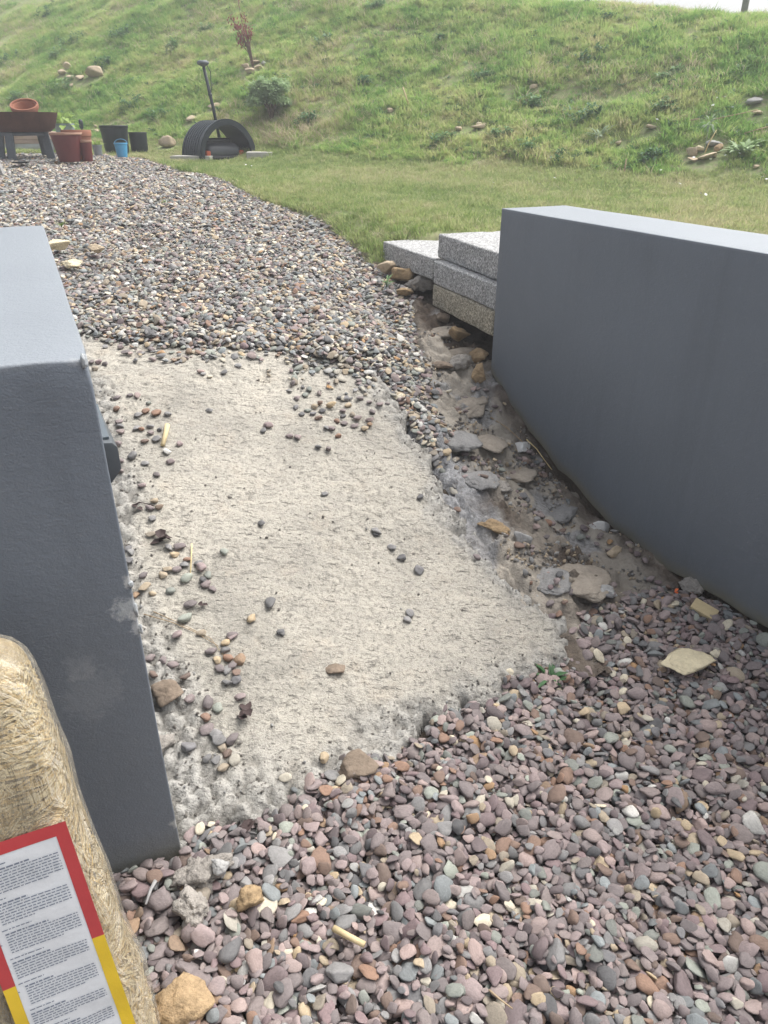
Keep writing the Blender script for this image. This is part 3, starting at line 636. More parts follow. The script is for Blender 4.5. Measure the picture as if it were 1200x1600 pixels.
# near gravel
N = 60000
x = rng.uniform(-1.3, 2.2, N); y = rng.uniform(.45, 2.9, N); s, t = to_st(x, y)
fe = front_edge(t) + (fbm(x, y, 7, 91, 2) - .5) * .10
ok = (s < fe) & in_view(x, y, np.full(N, .03), 220, 260) & ~in_walls(s, t) & ~((s > 1.29) & (t < .07))
ok &= ~((s > .80) & (s < 1.05) & (t < -.075) & (t > -.6))
x, y = x[ok], y[ok]; N = len(x)
sz = np.clip(rng.lognormal(math.log(.0268), .34, N), .012, .060)
earth = lambda X, Y: H(X, Y) - .030 + (fbm(X, Y, 2.2, 95, 3) - .5) * .035
sz = sz[np.argsort(rng.random(N))]
pos, rot, scl = deposit(x, y, earth, sz, .004, .24, lambda s, t: (s < front_edge(t) + .05) & ~in_walls(s, t))
idx = rng.choice(len(PAL), N, p=wn) * NSH + rng.integers(0, NSH, N)
drive = tag(link('gravel_drive', grid_mesh('gravel_drive', *(lambda q: (q[0], q[1], earth(q[0], q[1]) - .002))(np.meshgrid(np.arange(-2.2, 2.6, .04), np.arange(-.4, 1.0, .04))), 'grit')), kind='structure')
u, v, d = proj(pos[:, 0], pos[:, 1], pos[:, 2]); vis = (u > 5) & (u < 1195) & (v > 5) & (v < 1595)
st_ = to_st(pos[:, 0], pos[:, 1]); hidden_bag = (u < 235 - (1600 - v) * .33 + 5)
score = np.where(vis & ~hidden_bag & (np.arange(N) > N * .72), scl[:, 0] * scl[:, 1] / d ** 2, 0)
pick = np.argsort(-score)[:300]; rest = np.setdiff1d(np.arange(N), pick)
for i in pick:
    link('pebble', pebble_mesh[(idx[i] // NSH, idx[i] % NSH)], drive, pos[i], rot[i], scl[i])
tag(points_obj('pebbles', pos[rest], rot[rest], scl[rest], idx[rest], LIB, drive), kind='stuff')

# far gravel path, with its tongue down the right side of the slab
def tongue(s): return np.interp(s, [1.9, 2.3, 2.6, 3.0, 3.3, 3.6, 3.95, 4.05], [1.30, 1.37, 1.44, 1.60, 1.72, 1.85, 2.0, 2.06])
N = 235000
v_ = rng.random(N); Y_ = 2.5 + 10.5 * v_ ** 1.25; X_ = rng.uniform(-.76, .34, N) * (Y_ + .6)
s, t = to_st(X_, Y_); zz = H(X_, Y_)
lim = np.where(s < 4.05, tongue(s), t_edge(s)) + (fbm(X_, Y_, 5, 97, 3) - .5) * .16
nearlim = np.interp(t, [0, .17, .35, .58, 1.05, 1.32], [3.80, 3.74, 3.52, 3.33, 3.12, 2.95]) + (fbm(X_, Y_, 4, 98, 3) - .5) * .26 - .30 * rng.random(N) ** 7 + .05 + rng.exponential(.02, N) * 0
ok = ((s > nearlim) | ((t > 1.335) & (s > 2.15 + rng.random(N) * .2))) & (t < lim) & (s < 11.9) & in_view(X_, Y_, zz, 230, 60) & ~in_walls(s, t) & ~((s < 3.24) & (t < .06))
X_, Y_ = X_[ok], Y_[ok]; N = len(X_); print('far pebbles', N)
sz = np.clip(rng.lognormal(math.log(.0275), .30, N), .014, .06) * (1 + .02 * np.clip(Y_ - 5, 0, 6))
def earth2(X, Y):
    s, t = to_st(X, Y); on_slab = (t < 1.30) & (s < 3.88) & (t > 0); return np.where(on_slab, slab_z(s) + .004, H(X, Y) - .028 + (fbm(X, Y, 1.7, 99, 3) - .5) * .05)
pos, rot, scl = deposit(X_, Y_, earth2, sz, .009, .2, lambda s, t: ((s > 3.0) | (t > 1.33)) & (t < np.where(s < 4.05, tongue(s), t_edge(s)) + .08) & ~in_walls(s, t))
idx = rng.choice(len(PAL), N, p=wf_) * NSH + rng.integers(0, NSH, N)
gx2, gy2 = np.meshgrid(np.arange(-8, 1.3, .06), np.arange(2.9, 13.5, .06)); s, t = to_st(gx2, gy2)
path = tag(link('gravel_path', grid_mesh('gravel_path', gx2, gy2, H(gx2, gy2) - .030 + (fbm(gx2, gy2, 1.7, 99, 3) - .5) * .05, 'grit', keep=(s > np.where(t < 1.3, 3.86, 3.0)) & (t < np.where(s < 4.05, tongue(s), t_edge(s)) + .02) & (s < 11.95))), kind='structure')
# and the gravel behind the left wall, out of the picture
xb, yb = rng.uniform(-2.3, -.6, 9000), rng.uniform(.8, 3.6, 9000); s, t = to_st(xb, yb); kq = (t < -.33) & (s > 1.2) & (s < 3.9); xb, yb = xb[kq], yb[kq]
p3, r3, s3 = deposit(xb, yb, lambda X, Y: H(X, Y) - .028, np.clip(rng.lognormal(math.log(.031), .3, len(xb)), .015, .06), .008, .2, lambda s, t: ~in_walls(s, t))
pos, rot, scl, idx = np.vstack([pos, p3]), np.vstack([rot, r3]), np.vstack([scl, s3]), np.concatenate([idx, rng.choice(len(PAL), len(xb), p=wn) * NSH + rng.integers(0, NSH, len(xb))])
tag(points_obj('pebbles', pos, rot, scl, idx, LIB, path), kind='stuff')

# ---------------------------------------------------------------- loose pebbles on the slab, one by one
Z5 = "215,108,p 185,85,p 295,128,g 330,118,p 370,128,t 425,150,t 440,158,g 455,148,p 270,158,g 332,155,p 655,178,g 600,203,g 890,165,p 840,155,t 740,153,p 990,128,p 105,165,p 130,165,u 155,170,p 118,188,t 865,222,s 845,272,g 875,298,p 905,285,s 920,270,s 870,333,d 890,357,d 913,345,s 940,330,t 960,318,r 970,345,d 935,357,d 1003,333,T 955,373,r 1035,295,d 1058,300,d 1110,300,p 1145,313,p 1185,330,p 1065,325,t 1045,345,p 1047,365,d 1083,360,t 1157,348,p 1100,380,P 1147,380,k 1090,402,p 1148,403,o 1128,413,t 1025,387,r 1050,395,p 1003,418,p 985,408,g 1028,440,r 848,440,p 875,443,p 955,480,g 993,498,p 767,402,P 747,417,g 545,343,g 1005,213,d 1075,200,s 1093,214,b 1105,232,p 985,165,s 965,180,s 1020,243,t 200,298,p 197,325,R 247,286,p 277,290,k 318,316,s 280,362,g 308,350,n 345,357,N 390,358,g 208,385,p 213,403,g 213,425,k 270,412,g 290,415,r 325,403,g 325,428,p 345,450,G 360,415,d 305,460,r 435,468,p 385,502,w 213,532,p 255,520,G 305,543,g 400,538,p 213,590,k 348,583,p 293,624,p 205,470,p 340,683,t 360,710,o 323,710,p 333,752,g 325,810,t 433,860,P 395,860,g 418,882,t 423,940,p 453,922,g 465,905,r 460,972,S 387,938,t 375,965,t 505,915,g 517,938,P 540,965,s 520,980,d 533,998,p 557,1015,p 297,963,p 300,1012,T 332,1030,t 270,1040,o 400,1022,s 253,877,g 240,858,d 245,905,d 475,1075,P 455,1128,S 773,1073,G 705,1128,t 815,1175,g 740,770,g 978,656,g 602,877,s 1173,803,G 632,1190,p 515,1180,t"
Z6 = "278,207,p 465,212,p 443,232,t 392,260,p 440,256,g 415,293,t 452,284,R 490,294,O 465,309,p 448,325,g 422,322,p 478,334,n 480,360,d 445,368,g 305,350,n 318,425,P 383,440,P 415,455,s 375,487,n 493,420,p 380,535,P 410,540,g 420,565,G 467,565,P 432,590,t 447,612,n 473,635,c 318,592,D 380,627,g 412,630,g 185,285,p 230,293,p 263,313,p 197,340,r 630,195,d 1063,152,g 530,152,t 645,692,c 435,660,t 780,628,t"
Z0 = "628,873,d 655,893,D 745,873,p 657,780,d 588,835,g 612,857,g 715,798,r 640,960,g"
CODE = dict(p=0, u=1, k=2, r=11, g=3, b=4, s=5, t=6, c=7, o=8, w=9, d=10, n=11)
CN = {0: 'mauve', 1: 'plum', 2: 'dusky pink', 3: 'grey', 4: 'blue grey', 5: 'sage grey', 6: 'tan', 7: 'cream', 8: 'orange', 9: 'white', 10: 'dark grey', 11: 'reddish brown'}
loose = []
for src, ox, oy, k in ((Z5, 100, 500, .41667), (Z6, 150, 900, .45833), (Z0, 0, 0, 1.0)):
    for w in src.split():
        a, b_, c = w.split(','); loose.append((ox + float(a) * k, oy + float(b_) * k, c))
def surf_h(s, t, x, y):
    if t < 1.33 and 1.3 < s < 3.88: return slab_h(s, t)
    if 1.36 < s < 3.98 and 1.22 < t < 2.0: return gully_h(s, t)
    return Hs(x, y)
def g2(px, py):
    """point of the slab, gully or ground seen at a pixel"""
    p = g(px, py)
    for _ in range(6):
        s, t = to_st(p.x, p.y); h = surf_h(s, t, p.x, p.y); p = at_z(px, py, p.z * .35 + h * .65)
    return p
places = {}
sig_used = set()
for q, (px, py, c) in enumerate(loose):
    p = g2(px, py); s, t = to_st(p.x, p.y)
    if t < .075: continue
    big = c.isupper(); ci = CODE[c.lower()]; L = rng.uniform(.030, .037) * (1.3 if big else 1); h_ = L * rng.uniform(.42, .6)
    place = 'at the far right of the slab' if t > .85 and s > 2.3 else 'beside the left wall on the slab' if t < .42 and s > 1.75 else 'on the near left of the slab' if t < .6 and s <= 1.75 else 'along the gravel at the top of the slab' if s > 2.85 else 'alone on the open slab'
    label = ('larger ' if big else 'small ') + CN[ci] + ' pebble lying ' + place
    o = one('loose_pebble', label, 'pebble', pebble_mesh[(ci, int(rng.integers(3, NSH)))], (p.x, p.y, surf_h(s, t, p.x, p.y) + h_ * .40), (rng.normal(0, .12), rng.normal(0, .12) - .3 * 0, rng.uniform(0, 6.3)), 'loose pebbles: ' + label, (L, L * rng.uniform(.66, .9), h_))
# stones washed along the gully
for q in range(430):
    s = rng.uniform(1.6, 3.12); t = 1.36 + .60 * rng.random(); 
    dens = fbm(np.array([s]), np.array([t]), 5.5, 77, 3)[0]
    if dens < .48 or (s < 2.05 and t < 1.75 and dens < .57): continue
    ci = int(rng.choice(len(PAL), p=wn * np.array([1, 1, 1, 1.6, 1, 1.5, 2.2, 1.6, 2.2, 1.4, 1, 1.3]) / (wn * np.array([1, 1, 1, 1.6, 1, 1.5, 2.2, 1.6, 2.2, 1.4, 1, 1.3])).sum())); L = rng.uniform(.020, .042); h_ = L * .5; x_, y_ = to_xy(s, t)
    where = 'in the upper gully below the blocks' if s > 2.75 else 'halfway down the gully by the right wall' if s > 2.1 else 'at the foot of the gully by the right wall'
    label = 'small ' + CN[ci] + ' stone lying ' + where
    one('gully_stone', label, 'stone', pebble_mesh[(ci, int(rng.integers(0, NSH)))], (x_, y_, gully_h(s, t) + h_ * .34 + .006), (rng.normal(0, .2), rng.normal(0, .2), rng.uniform(0, 6.3)), 'gully stones: ' + label, (L, L * .75, h_))

# crumbs and grit broken from the slab and lying in the gully
CL = bpy.data.collections.new('crumb_shapes')
for i, nm in enumerate(('mortar_lump', 'mortar_lump', 'grey_stone', 'sandstone', 'pebble_brown', 'pebble_mauve', 'soil')):
    V, Fc = stone_verts(1900 + i, 2, 9, 30, .1, .08, (.45, .9)); CL.objects.link(bpy.data.objects.new('%03d_crumb' % i, mesh_np('crumb', V * .5, Fc, nm)))
def crumbs(name, s, t, parent, w, lo, hi):
    N = len(s); x_, y_ = to_xy(s, t); z_ = np.array([surf_h(a, b, c, d) for a, b, c, d in zip(s, t, x_, y_)]); L = rng.uniform(lo, hi, N) ** 1.0 * rng.uniform(.4, 1, N)
    tag(points_obj(name, np.stack([x_, y_, z_ + L * .2], 1), rng.uniform(0, 6.28, (N, 3)), np.stack([L, L * .8, L * .65], 1), rng.choice(7, N, p=w), CL, parent), kind='stuff')
s_ = rng.uniform(1.62, 3.6, 9000); t_ = rng.uniform(1.34, 1.98, 9000); k_ = fbm(s_, t_, 7, 78, 3) + .22 * rng.random(9000) > .735; k_ &= t_ > np.interp(s_, [1.9, 2.3, 3.0, 3.6], [1.3, 1.34, 1.5, 1.75])
crumbs('crumbs', s_[k_], t_[k_], gully_o, (.3, .2, .22, .24, .02, .02, .0), .006, .030)
s_ = rng.uniform(1.36, 3.2, 14000); t_ = rng.uniform(.08, 1.32, 14000); ed = np.array([edge[min(int((a - 1.22) / .0075), len(ss2) - 1), min(int(b / .0075), len(tt2) - 1)] for a, b in zip(s_, t_)]); dq = np.array([dd[min(int((a - 1.22) / .0075), len(ss2) - 1), min(int(b / .0075), len(tt2) - 1)] for a, b in zip(s_, t_)])
k_ = (dq > .0) & (rng.random(14000) < .012 + .40 * ed)
crumbs('crumbs', s_[k_], t_[k_], slab, (.5, .4, .1, .0, .0, .0, .0), .003, .016)

# ---------------------------------------------------------------- single rocks, lumps and scraps
def rock(px, py, w, h, mat, label, cat='rock', name='rock', seed=None, depth=.8, lift=.30, rough=.16, planes=11, rz=None, flat=False, z=None, soft=16, group=None):
    """w and h in photo pixels; h is the height of the stone as seen"""
    p = g2(px, py) if z is None else at_z(px, py, z); k = mpp(p); sd = seed or int(px * 7 + py)
    W = w * k; d = W * depth; hh = h * k
    me = rock_mesh(name, sd, (W, d, hh), mat, 4, planes, soft, rough, flat)
    s, t = to_st(p.x, p.y); zz = surf_h(s, t, p.x, p.y) if z is None else z
    return one(name, label, cat, me, (p.x, p.y, zz + hh * lift), (0, 0, rng.uniform(-.4, .4) if rz is None else rz), group)
rock(604, 424, 30, 20, 'sandstone', 'pale tan rock at the left end of the rocks under the single block')
rock(630, 435, 38, 22, 'ochre_stone', 'orange ochre rock tucked under the single concrete block')
rock(655, 450, 54, 26, 'mortar_lump', 'ragged grey and tan rock under the corner of the block stack', rough=.3)
rock(632, 459, 30, 12, 'ochre_stone', 'flat ochre stone on the gravel below the ragged rock')
rock(718, 530, 36, 26, 'ochre_stone', 'orange brown rock lying under the buff block', seed=11)
rock(690, 502, 26, 18, 'brown_stone', 'dull brown rock under the left end of the buff block')
rock(748, 563, 32, 24, 'ochre_stone', 'ochre rock against the end of the right wall', seed=5)
rock(748, 592, 30, 32, 'ochre_stone', 'split ochre rock standing by the lower corner of the right wall', seed=21, rz=.9)
rock(718, 577, 40, 30, 'mortar_lump', 'grey lump of old mortar in the upper gully', rough=.3)
rock(690, 575, 36, 10, 'brown_stone', 'flat slaty brown stone at the head of the gully')
rock(664, 570, 18, 10, 'ochre_stone', 'small ochre stone between the gravel and the upper gully')
rock(560, 1216, 66, 34, 'brown_stone', 'flat brown rock set in the front edge of the concrete slab', depth=.75, lift=1.55, planes=7, rough=.08)
rock(1072, 1044, 84, 15, 'cream_stone', 'flat cream flagstone piece lying on the near gravel', depth=.72, lift=1.0, planes=8, rough=.10, rz=.1)
rock(290, 1575, 96, 60, 'ochre_stone', 'large ochre rock in the gravel beside the straw bag', depth=.8, lift=.22, planes=9, rough=.16, rz=.2)
rock(262, 1083, 46, 40, 'brown_stone', 'brown embedded rock between the slab and the left wall', depth=1.3, lift=.12, planes=8, rough=.1)
rock(252, 1170, 36, 30, 'mortar_lump', 'crumbling mortar lump along the foot of the left wall', depth=1.5, lift=.1, rough=.35)
rock(318, 1372, 105, 40, 'mortar_lump', 'long crusty mortar lump at the near corner of the left wall', depth=.7, lift=.32, rough=.4, rz=.5)
rock(300, 1430, 60, 50, 'mortar_lump', 'second crusty mortar lump in front of the left wall corner', depth=1.2, lift=.35, rough=.4)
rock(346, 1378, 30, 26, 'grey_stone', 'knobbly grey stone beside the crusty mortar lump', lift=1.2)
rock(392, 1418, 44, 40, 'ochre_stone', 'small rusty ochre rock half buried in the near gravel', lift=.6)
rock(935, 830, 34, 26, 'white_stone', 'angular white stone in the gully beside the right wall', planes=6, rough=.06, soft=30)
rock(957, 867, 27, 21, 'sandstone', 'yellow tan stone near the foot of the gully', planes=7, rough=.06, seed=42)
rock(944, 932, 34, 20, 'grey_stone', 'rough grey lump on the brown patch of the gully', rough=.3)
rock(815, 690, 27, 14, 'white_stone', 'flat white chip of stone at the upper part of the right wall', depth=1.4, planes=6, rough=.05, soft=30)
rock(816, 846, 30, 26, 'grey_stone', 'squat grey stone at the right edge of the slab', planes=8, rough=.06)
rock(772, 826, 58, 18, 'ochre_stone', 'long ochre stone in the right edge of the slab', depth=.5, rz=-.5)
rock(785, 765, 34, 16, 'mortar_lump', 'crumbled mortar piece halfway down the slab edge', rough=.35)
rock(1085, 921, 48, 26, 'mortar_lump', 'weathered mortar lump at the foot of the right wall', rough=.3, lift=.6)
rock(523, 1042, 34, 10, 'brown_stone', 'reddish stone showing flush in the middle of the slab', depth=1.1, lift=-.30, rough=.08)
rock(95, 399, 36, 17, 'cream_stone', 'broad cream stone in the far gravel behind the left wall', lift=.9)
rock(112, 424, 34, 13, 'cream_stone', 'flat cream stone in the far gravel close to the left wall', lift=.9)
rock(154, 404, 28, 16, 'sandstone', 'tan stone in the far gravel right of the cream stones', lift=.9)
rock(845, 1062, 14, 34, 'sandstone', 'upright flake of tan stone at the front corner of the slab', planes=6, depth=.5, lift=.5)

simple('ledge_rock', (.335, .29, .238), .97, .32, 7, 70, .8, .012, rnd=.10); simple('ledge_grey', (.265, .258, .25), .97, .35, 22, 90, .9, .010)
for (px, py, w, h, dep, mt, rz_, lab_) in ((728, 632, 92, 20, 1.0, 'ledge_rock', .5, 'broad tan rock ledge at the top of the gully'), (712, 690, 70, 16, 1.5, 'ledge_grey', .45, 'rough grey concrete ledge along the upper slab edge'), (762, 690, 62, 18, 1.4, 'ledge_rock', .6, 'smooth tan ledge in the middle of the upper gully'), (800, 742, 80, 16, .9, 'ledge_rock', .2, 'low tan ledge halfway down the gully'), (752, 748, 62, 14, 1.2, 'ledge_grey', .5, 'grey crumbling ledge beside the slab halfway down'), (868, 800, 84, 18, .8, 'ledge_grey', .7, 'grey ledge under the right wall halfway down the gully'), (905, 905, 120, 18, .9, 'ledge_rock', .2, 'broad brown ledge at the foot of the gully'), (960, 955, 84, 16, .8, 'ledge_rock', .5, 'tan ledge meeting the near gravel at the gully foot'), (860, 905, 70, 14, 1.2, 'ledge_grey', .3, 'pale grey ledge beside the front corner of the slab'), (690, 520, 50, 18, .9, 'ledge_rock', .4, 'tan ledge under the buff concrete block'), (722, 548, 60, 18, .9, 'ledge_rock', .3, 'second tan ledge under the buff concrete block')):
    rock(px, py, w, h, mt, lab_, 'rock', 'rock_ledge', depth=dep, lift=-.02, rough=.14, planes=12, rz=rz_, soft=14, group='ledges of rock in the gully')
# offcut of wood on the gravel
p = g2(1093, 978); k = mpp(p); w = thing('wood_offcut', 'clean sawn block of pale wood on gravel by the right wall', 'wood', p + Vector((0, 0, .062)), radians(-33))
b_ = MB(); b_.box((-.042, -.026, -.017), (.042, .026, .017)); o = sharp(b_.build('wood_body', 'cut_wood', w, True, .0012)); w.rotation_euler = (radians(12), radians(14), radians(-38))
b_ = MB(); b_.box((.0422, -.024, -.015), (.0430, .024, .015)); tag(b_.build('end_grain', 'sandstone', w), 'browner end grain of the offcut')
def stick(name, label, pxs, rad, mat, cat='stick', lift=.006, taper=.6):
    pts = [g2(*q[:2]) + Vector((0, 0, lift + (q[2] if len(q) > 2 else 0))) for q in pxs]; c = pts[0].copy(); b_ = MB(); n_ = len(pts)
    b_.tube([q - c for q in pts], [rad * (1 - (1 - taper) * i / (n_ - 1)) for i in range(n_)], 6); return one(name, label, cat, b_.mesh(name, mat), c)
stick('wood_splinter', 'short pale wood splinter lying among pebbles beside the left wall', [(262, 669), (259, 684), (255, 700)], .011, 'cut_wood', 'wood', .012, .8)
stick('straw_stalk', 'straight pale straw stalk lying upright on the slab', [(300, 854), (299.5, 875), (298, 903)], .0028, 'straw_stem', 'straw', .010)
stick('wood_splinter', 'flat wood splinter on the near gravel', [(522, 1468), (545, 1481), (570, 1494)], .0075, 'cut_wood', 'wood', .040, .9)
stick('dry_twig', 'thin curved dry stem on the left of the slab', [(225, 962), (270, 975), (305, 990), (342, 1012)], .0016, 'twig', 'twig')
stick('dry_twig', 'second thin dry stem crossing the curved one', [(240, 958), (285, 978), (330, 1000), (352, 1030)], .0014, 'twig', 'twig')
stick('dry_twig', 'grey dry stem among the pebbles by the straw bag', [(247, 1395), (240, 1408), (232, 1432)], .005, 'weathered_wood', 'twig', .042)
stick('dry_twig', 'thin reddish stem on the near gravel at the bottom', [(762, 1566), (778, 1580), (798, 1595)], .0025, 'twig', 'twig', .042)
stick('dry_twig', 'long pale root curling along the upper right wall', [(765, 655), (792, 672), (812, 690), (830, 712)], .003, 'twig', 'twig', .012)
stick('dry_twig', 'pale root at the foot of the upper right wall', [(822, 690), (838, 705), (850, 722), (862, 738)], .003, 'straw_stem', 'twig', .012)
stick('black_scrap', 'curved black strip of rubber on the slab beside the left wall', [(209, 792), (218, 787), (232, 790), (242, 793)], .003, 'dead_leaf', 'scrap')
def crumple(name, px, py, w, label, mat, cat, nleaf=5, seed=0):
    p = g2(px, py); k = mpp(p); r = np.random.default_rng(seed + int(px)); b_ = MB()
    for i in range(nleaf):
        a = r.uniform(0, 6.28); L = w * k * r.uniform(.45, .7)
        b_.leaf(Vector((r.normal() * w * k * .12, r.normal() * w * k * .12, .004 + .004 * i)), (cos(a), sin(a), r.uniform(.05, .6)), (0, 0, 1), L, L * r.uniform(.5, .9), r.uniform(-.3, .6), r.uniform(.05, .4))
    return one(name, label, cat, b_.mesh(name, mat), p)
crumple('dead_leaf', 252, 848, 34, 'crumpled blackish dead leaf near the left wall', 'dead_leaf', 'leaf', 6)
crumple('dead_leaf', 385, 1119, 40, 'dark dead leaf lying on the near left of the slab', 'dead_leaf', 'leaf', 4)
crumple('dead_leaf', 314, 947, 22, 'slim black dead leaf pointing up the slab', 'dead_leaf', 'leaf', 2)
crumple('dead_leaf', 215, 795, 24, 'black dead leaf caught against the left wall foot', 'dead_leaf', 'leaf', 3)
crumple('dead_leaf', 378, 1300, 40, 'dark dead leaf in the gravel at the near slab edge', 'dead_leaf', 'leaf', 3)
crumple('orange_scrap', 1051, 929, 14, 'tiny bright orange scrap by the right wall', 'orange_scrap', 'scrap', 4)
def weed(name, px, py, w, h, label, mat, cat='weed', n=16, seed=0, wide=.35, group=None, stem=False, loc=None):
    p = loc or g2(px, py); k = mpp(p); r = np.random.default_rng(seed + int(px * 3 + py)); t = thing(name, label, cat, p, 0, group); b_ = MB(); c = MB()
    for i in range(n):
        a = r.uniform(0, 6.28); e = r.uniform(.1, 1.2); L = h * k * r.uniform(.5, 1.0); dx = Vector((cos(a) * cos(e), sin(a) * cos(e), sin(e)))
        base = Vector((cos(a) * r.uniform(0, .35) * w * k, sin(a) * r.uniform(0, .35) * w * k, r.uniform(0, .45) * h * k))
        c.tube([(0, 0, -.01), tuple(base * .5 + Vector((0, 0, .1 * h * k))), tuple(base)], [.0022, .0018, .0012], 4)
        b_.leaf(base, dx, (0, 0, 1), L, L * wide * r.uniform(.7, 1.3), r.uniform(.1, .6), .12)
    b_.build('leaves', mat, t); c.build('stem', mat, t); return t
weed('weed', 860, 1066, 40, 26, 'dark green leafy weed at the front corner of the slab', 'weed_leaf', n=20, wide=.30)
weed('weed', 604, 446, 18, 18, 'small green weed beside the ochre rock and the gravel', 'weed_leaf', n=12, wide=.2)
weed('weed', 96, 352, 26, 10, 'tiny green weed in the gravel behind the left wall', 'bright_leaf', n=14, wide=.15)
weed('weed', 258, 317, 18, 9, 'tiny green weed in the middle of the far gravel', 'bright_leaf', n=12, wide=.15)

# ---------------------------------------------------------------- bag of straw standing in front of the left wall
m, n, b = new_mat('straw_core'); v = coords(n, 'Object', (1, 1, 2.4)); f = noise(n, v, 26, 5, .7, 2.2); f2 = noise(n, v, 9, 3, .6)
n.links.new(ramp(n, f, [(.25, (.33, .235, .115)), (.48, (.50, .38, .20)), (.7, (.62, .50, .29))]), b.inputs['Base Color']); b.inputs['Roughness'].default_value = .8; bump(n, b, f, .8, .02)
simple('straw_gold', (.55, .405, .19), .6, .35, 22, 60, .2); simple('straw_pale', (.65, .54, .32), .55, .25, 22, 60, .2)
m = bpy.data.materials.new('plastic_film'); m.use_nodes = True; MATS['plastic_film'] = m; n = m.node_tree; n.nodes.clear()
out = n.nodes.new('ShaderNodeOutputMaterial'); tr = nd(n, 'ShaderNodeBsdfTransparent'); gl = nd(n, 'ShaderNodeBsdfPrincipled', Roughness=.14); gl.inputs['Base Color'].default_value = (.74, .69, .58, 1); mx = n.nodes.new('ShaderNodeMixShader'); lw_ = nd(n, 'ShaderNodeLayerWeight', Blend=.25)
n.links.new(mth(n, 'ADD', mth(n, 'MULTIPLY', lw_.outputs['Facing'], .60), .15, True), mx.inputs[0]); n.links.new(tr.outputs[0], mx.inputs[1]); n.links.new(gl.outputs[0], mx.inputs[2]); n.links.new(mx.outputs[0], out.inputs['Surface'])
v = coords(n); bb = nd(n, 'ShaderNodeBump', Strength=1.0, Distance=.05); n.links.new(noise(n, coords(n, 'Object', (1, 1, .45)), 22, 4, .6, 2.2), bb.inputs['Height']); n.links.new(bb.outputs[0], gl.inputs['Normal']); n.links.new(bb.outputs[0], lw_.inputs['Normal'])
for nm, c in (('print_white', (.70, .72, .74)), ('print_red', (.47, .055, .06)), ('print_yellow', (.76, .52, .035)), ('print_ink', (.16, .19, .25)), ('print_blue', (.36, .48, .62))):
    simple(nm, c, .35, .05, 6, 30, .12, .01, spec=.5)
bag = thing('straw_bag', 'clear plastic bag packed with golden straw, standing by the left wall', 'bag', P(.80, -.330, -.01), RZ); bag.rotation_euler = (-.178, 0, RZ)
BW, BT, BHT, BR = .462, .20, .897, .048                # local x along the wall, y away from the camera, z up; front face at y = 0
def bag_disp(x, z): return (fbm(x + 7, z + 3, 5, 201, 3) - .5) * .016
def bag_shrink(z): return .10 * sstep(BHT - .22, BHT, z) ** 1.5 + .02 * sstep(.10, 0, z)
V, Fc = rounded_box((-.24, 0, 0), (-.24 + BW, BT, BHT), BR, .03, 0); Vf, Ff = rounded_box((-.248, -.008, -.004), (-.24 + BW + .009, BT + .008, BHT + .008), BR + .008, .02, 0)
def shape_bag(V, off=0.0):
    V = V.copy(); w = (V - np.array([-.24 + BW / 2, BT / 2, BHT / 2])); nn = w / np.linalg.norm(w, axis=1)[:, None]
    sh = bag_shrink(V[:, 2]); V[:, 0] = -.01 + (V[:, 0] + .01) * (1 - .55 * sh); V[:, 1] += sh * .4 * (BT / 2 - V[:, 1]) / (BT / 2) * .5
    fr = np.clip(1 - V[:, 1] / .06, 0, 1); V[:, 1] -= fr * (bag_disp(V[:, 0], V[:, 2]))
    sd = np.clip((V[:, 0] - .14) / .06, 0, 1); V[:, 0] += sd * ((fbm(V[:, 1] + 3, V[:, 2], 6, 203, 3) - .5) * .022)
    V[:, 0] += .058 * (.63 - V[:, 2]) * np.clip((V[:, 0] + .24) / .45, 0, 1.1)
    return V + nn * off
link('straw_core', mesh_np('straw_core', shape_bag(V), Fc, 'straw_core'), bag)
film = link('plastic_wrap', mesh_np('plastic_wrap', shape_bag(Vf), Ff, 'plastic_film'), bag)
# strands pressed against the film, on the front, round the corner and on the side
XR = -.24 + BW
def bag_surf(u, z):
    """u runs left to right along the front, round the corner, then back along the right side"""
    q = XR - BR
    if u < q: x, y, nx_, ny_ = u, 0, 0, -1
    else:
        a = (u - q) / BR
        if a < pi / 2: x, y, nx_, ny_ = q + BR * sin(a), BR - BR * cos(a), sin(a), -cos(a)
        else: x, y, nx_, ny_ = XR, BR + (a - pi / 2) * BR, 1, 0
    if z > BHT - BR:
        k = (1 - cos(min(1, (z - BHT + BR) / BR) * pi / 2)) * BR; x -= nx_ * k; y -= ny_ * k
    return x, y, nx_, ny_
for mname, cnt, sd in (('straw_gold', 2600, 1), ('straw_pale', 2600, 2)):
    r = np.random.default_rng(300 + sd); Vs, Fs = [], []
    UMAX = XR - BR + BR * pi / 2 + BT - 2 * BR; U, Zs = r.uniform(-.24, UMAX, cnt), r.uniform(.0, BHT - .045, cnt); AN = 6.28 * fbm(U, Zs * .8, 3.2, 221, 2) * 1.5 + r.normal(0, .32, cnt)
    for i in range(cnt):
        u, z, ang = U[i], Zs[i], AN[i]; cur = r.normal(0, 6); L = r.uniform(.03, .13); w = r.uniform(.0007, .0020); off = r.uniform(.0005, .005); k0 = len(Vs); ns = 7
        for j in range(ns):
            z2 = min(max(z, .0), BHT - .02); u = min(u, UMAX); x, y, a, b_ = bag_surf(u, z2); du, dz = -sin(ang), cos(ang); tx, ty = -b_, a
            for sg in (-1, 1):
                Vs.append((x + a * off + sg * w * du * tx, y + b_ * off + sg * w * du * ty, z2 + sg * w * dz))
            if j: Fs.append((k0 + 2 * j - 2, k0 + 2 * j - 1, k0 + 2 * j + 1, k0 + 2 * j))
            u += cos(ang) * L / ns; z += sin(ang) * L / ns; ang += cur * L / ns
    tag(link('straw', mesh_np('straw', shape_bag(np.array(Vs)), Fs, mname), bag), kind='stuff')
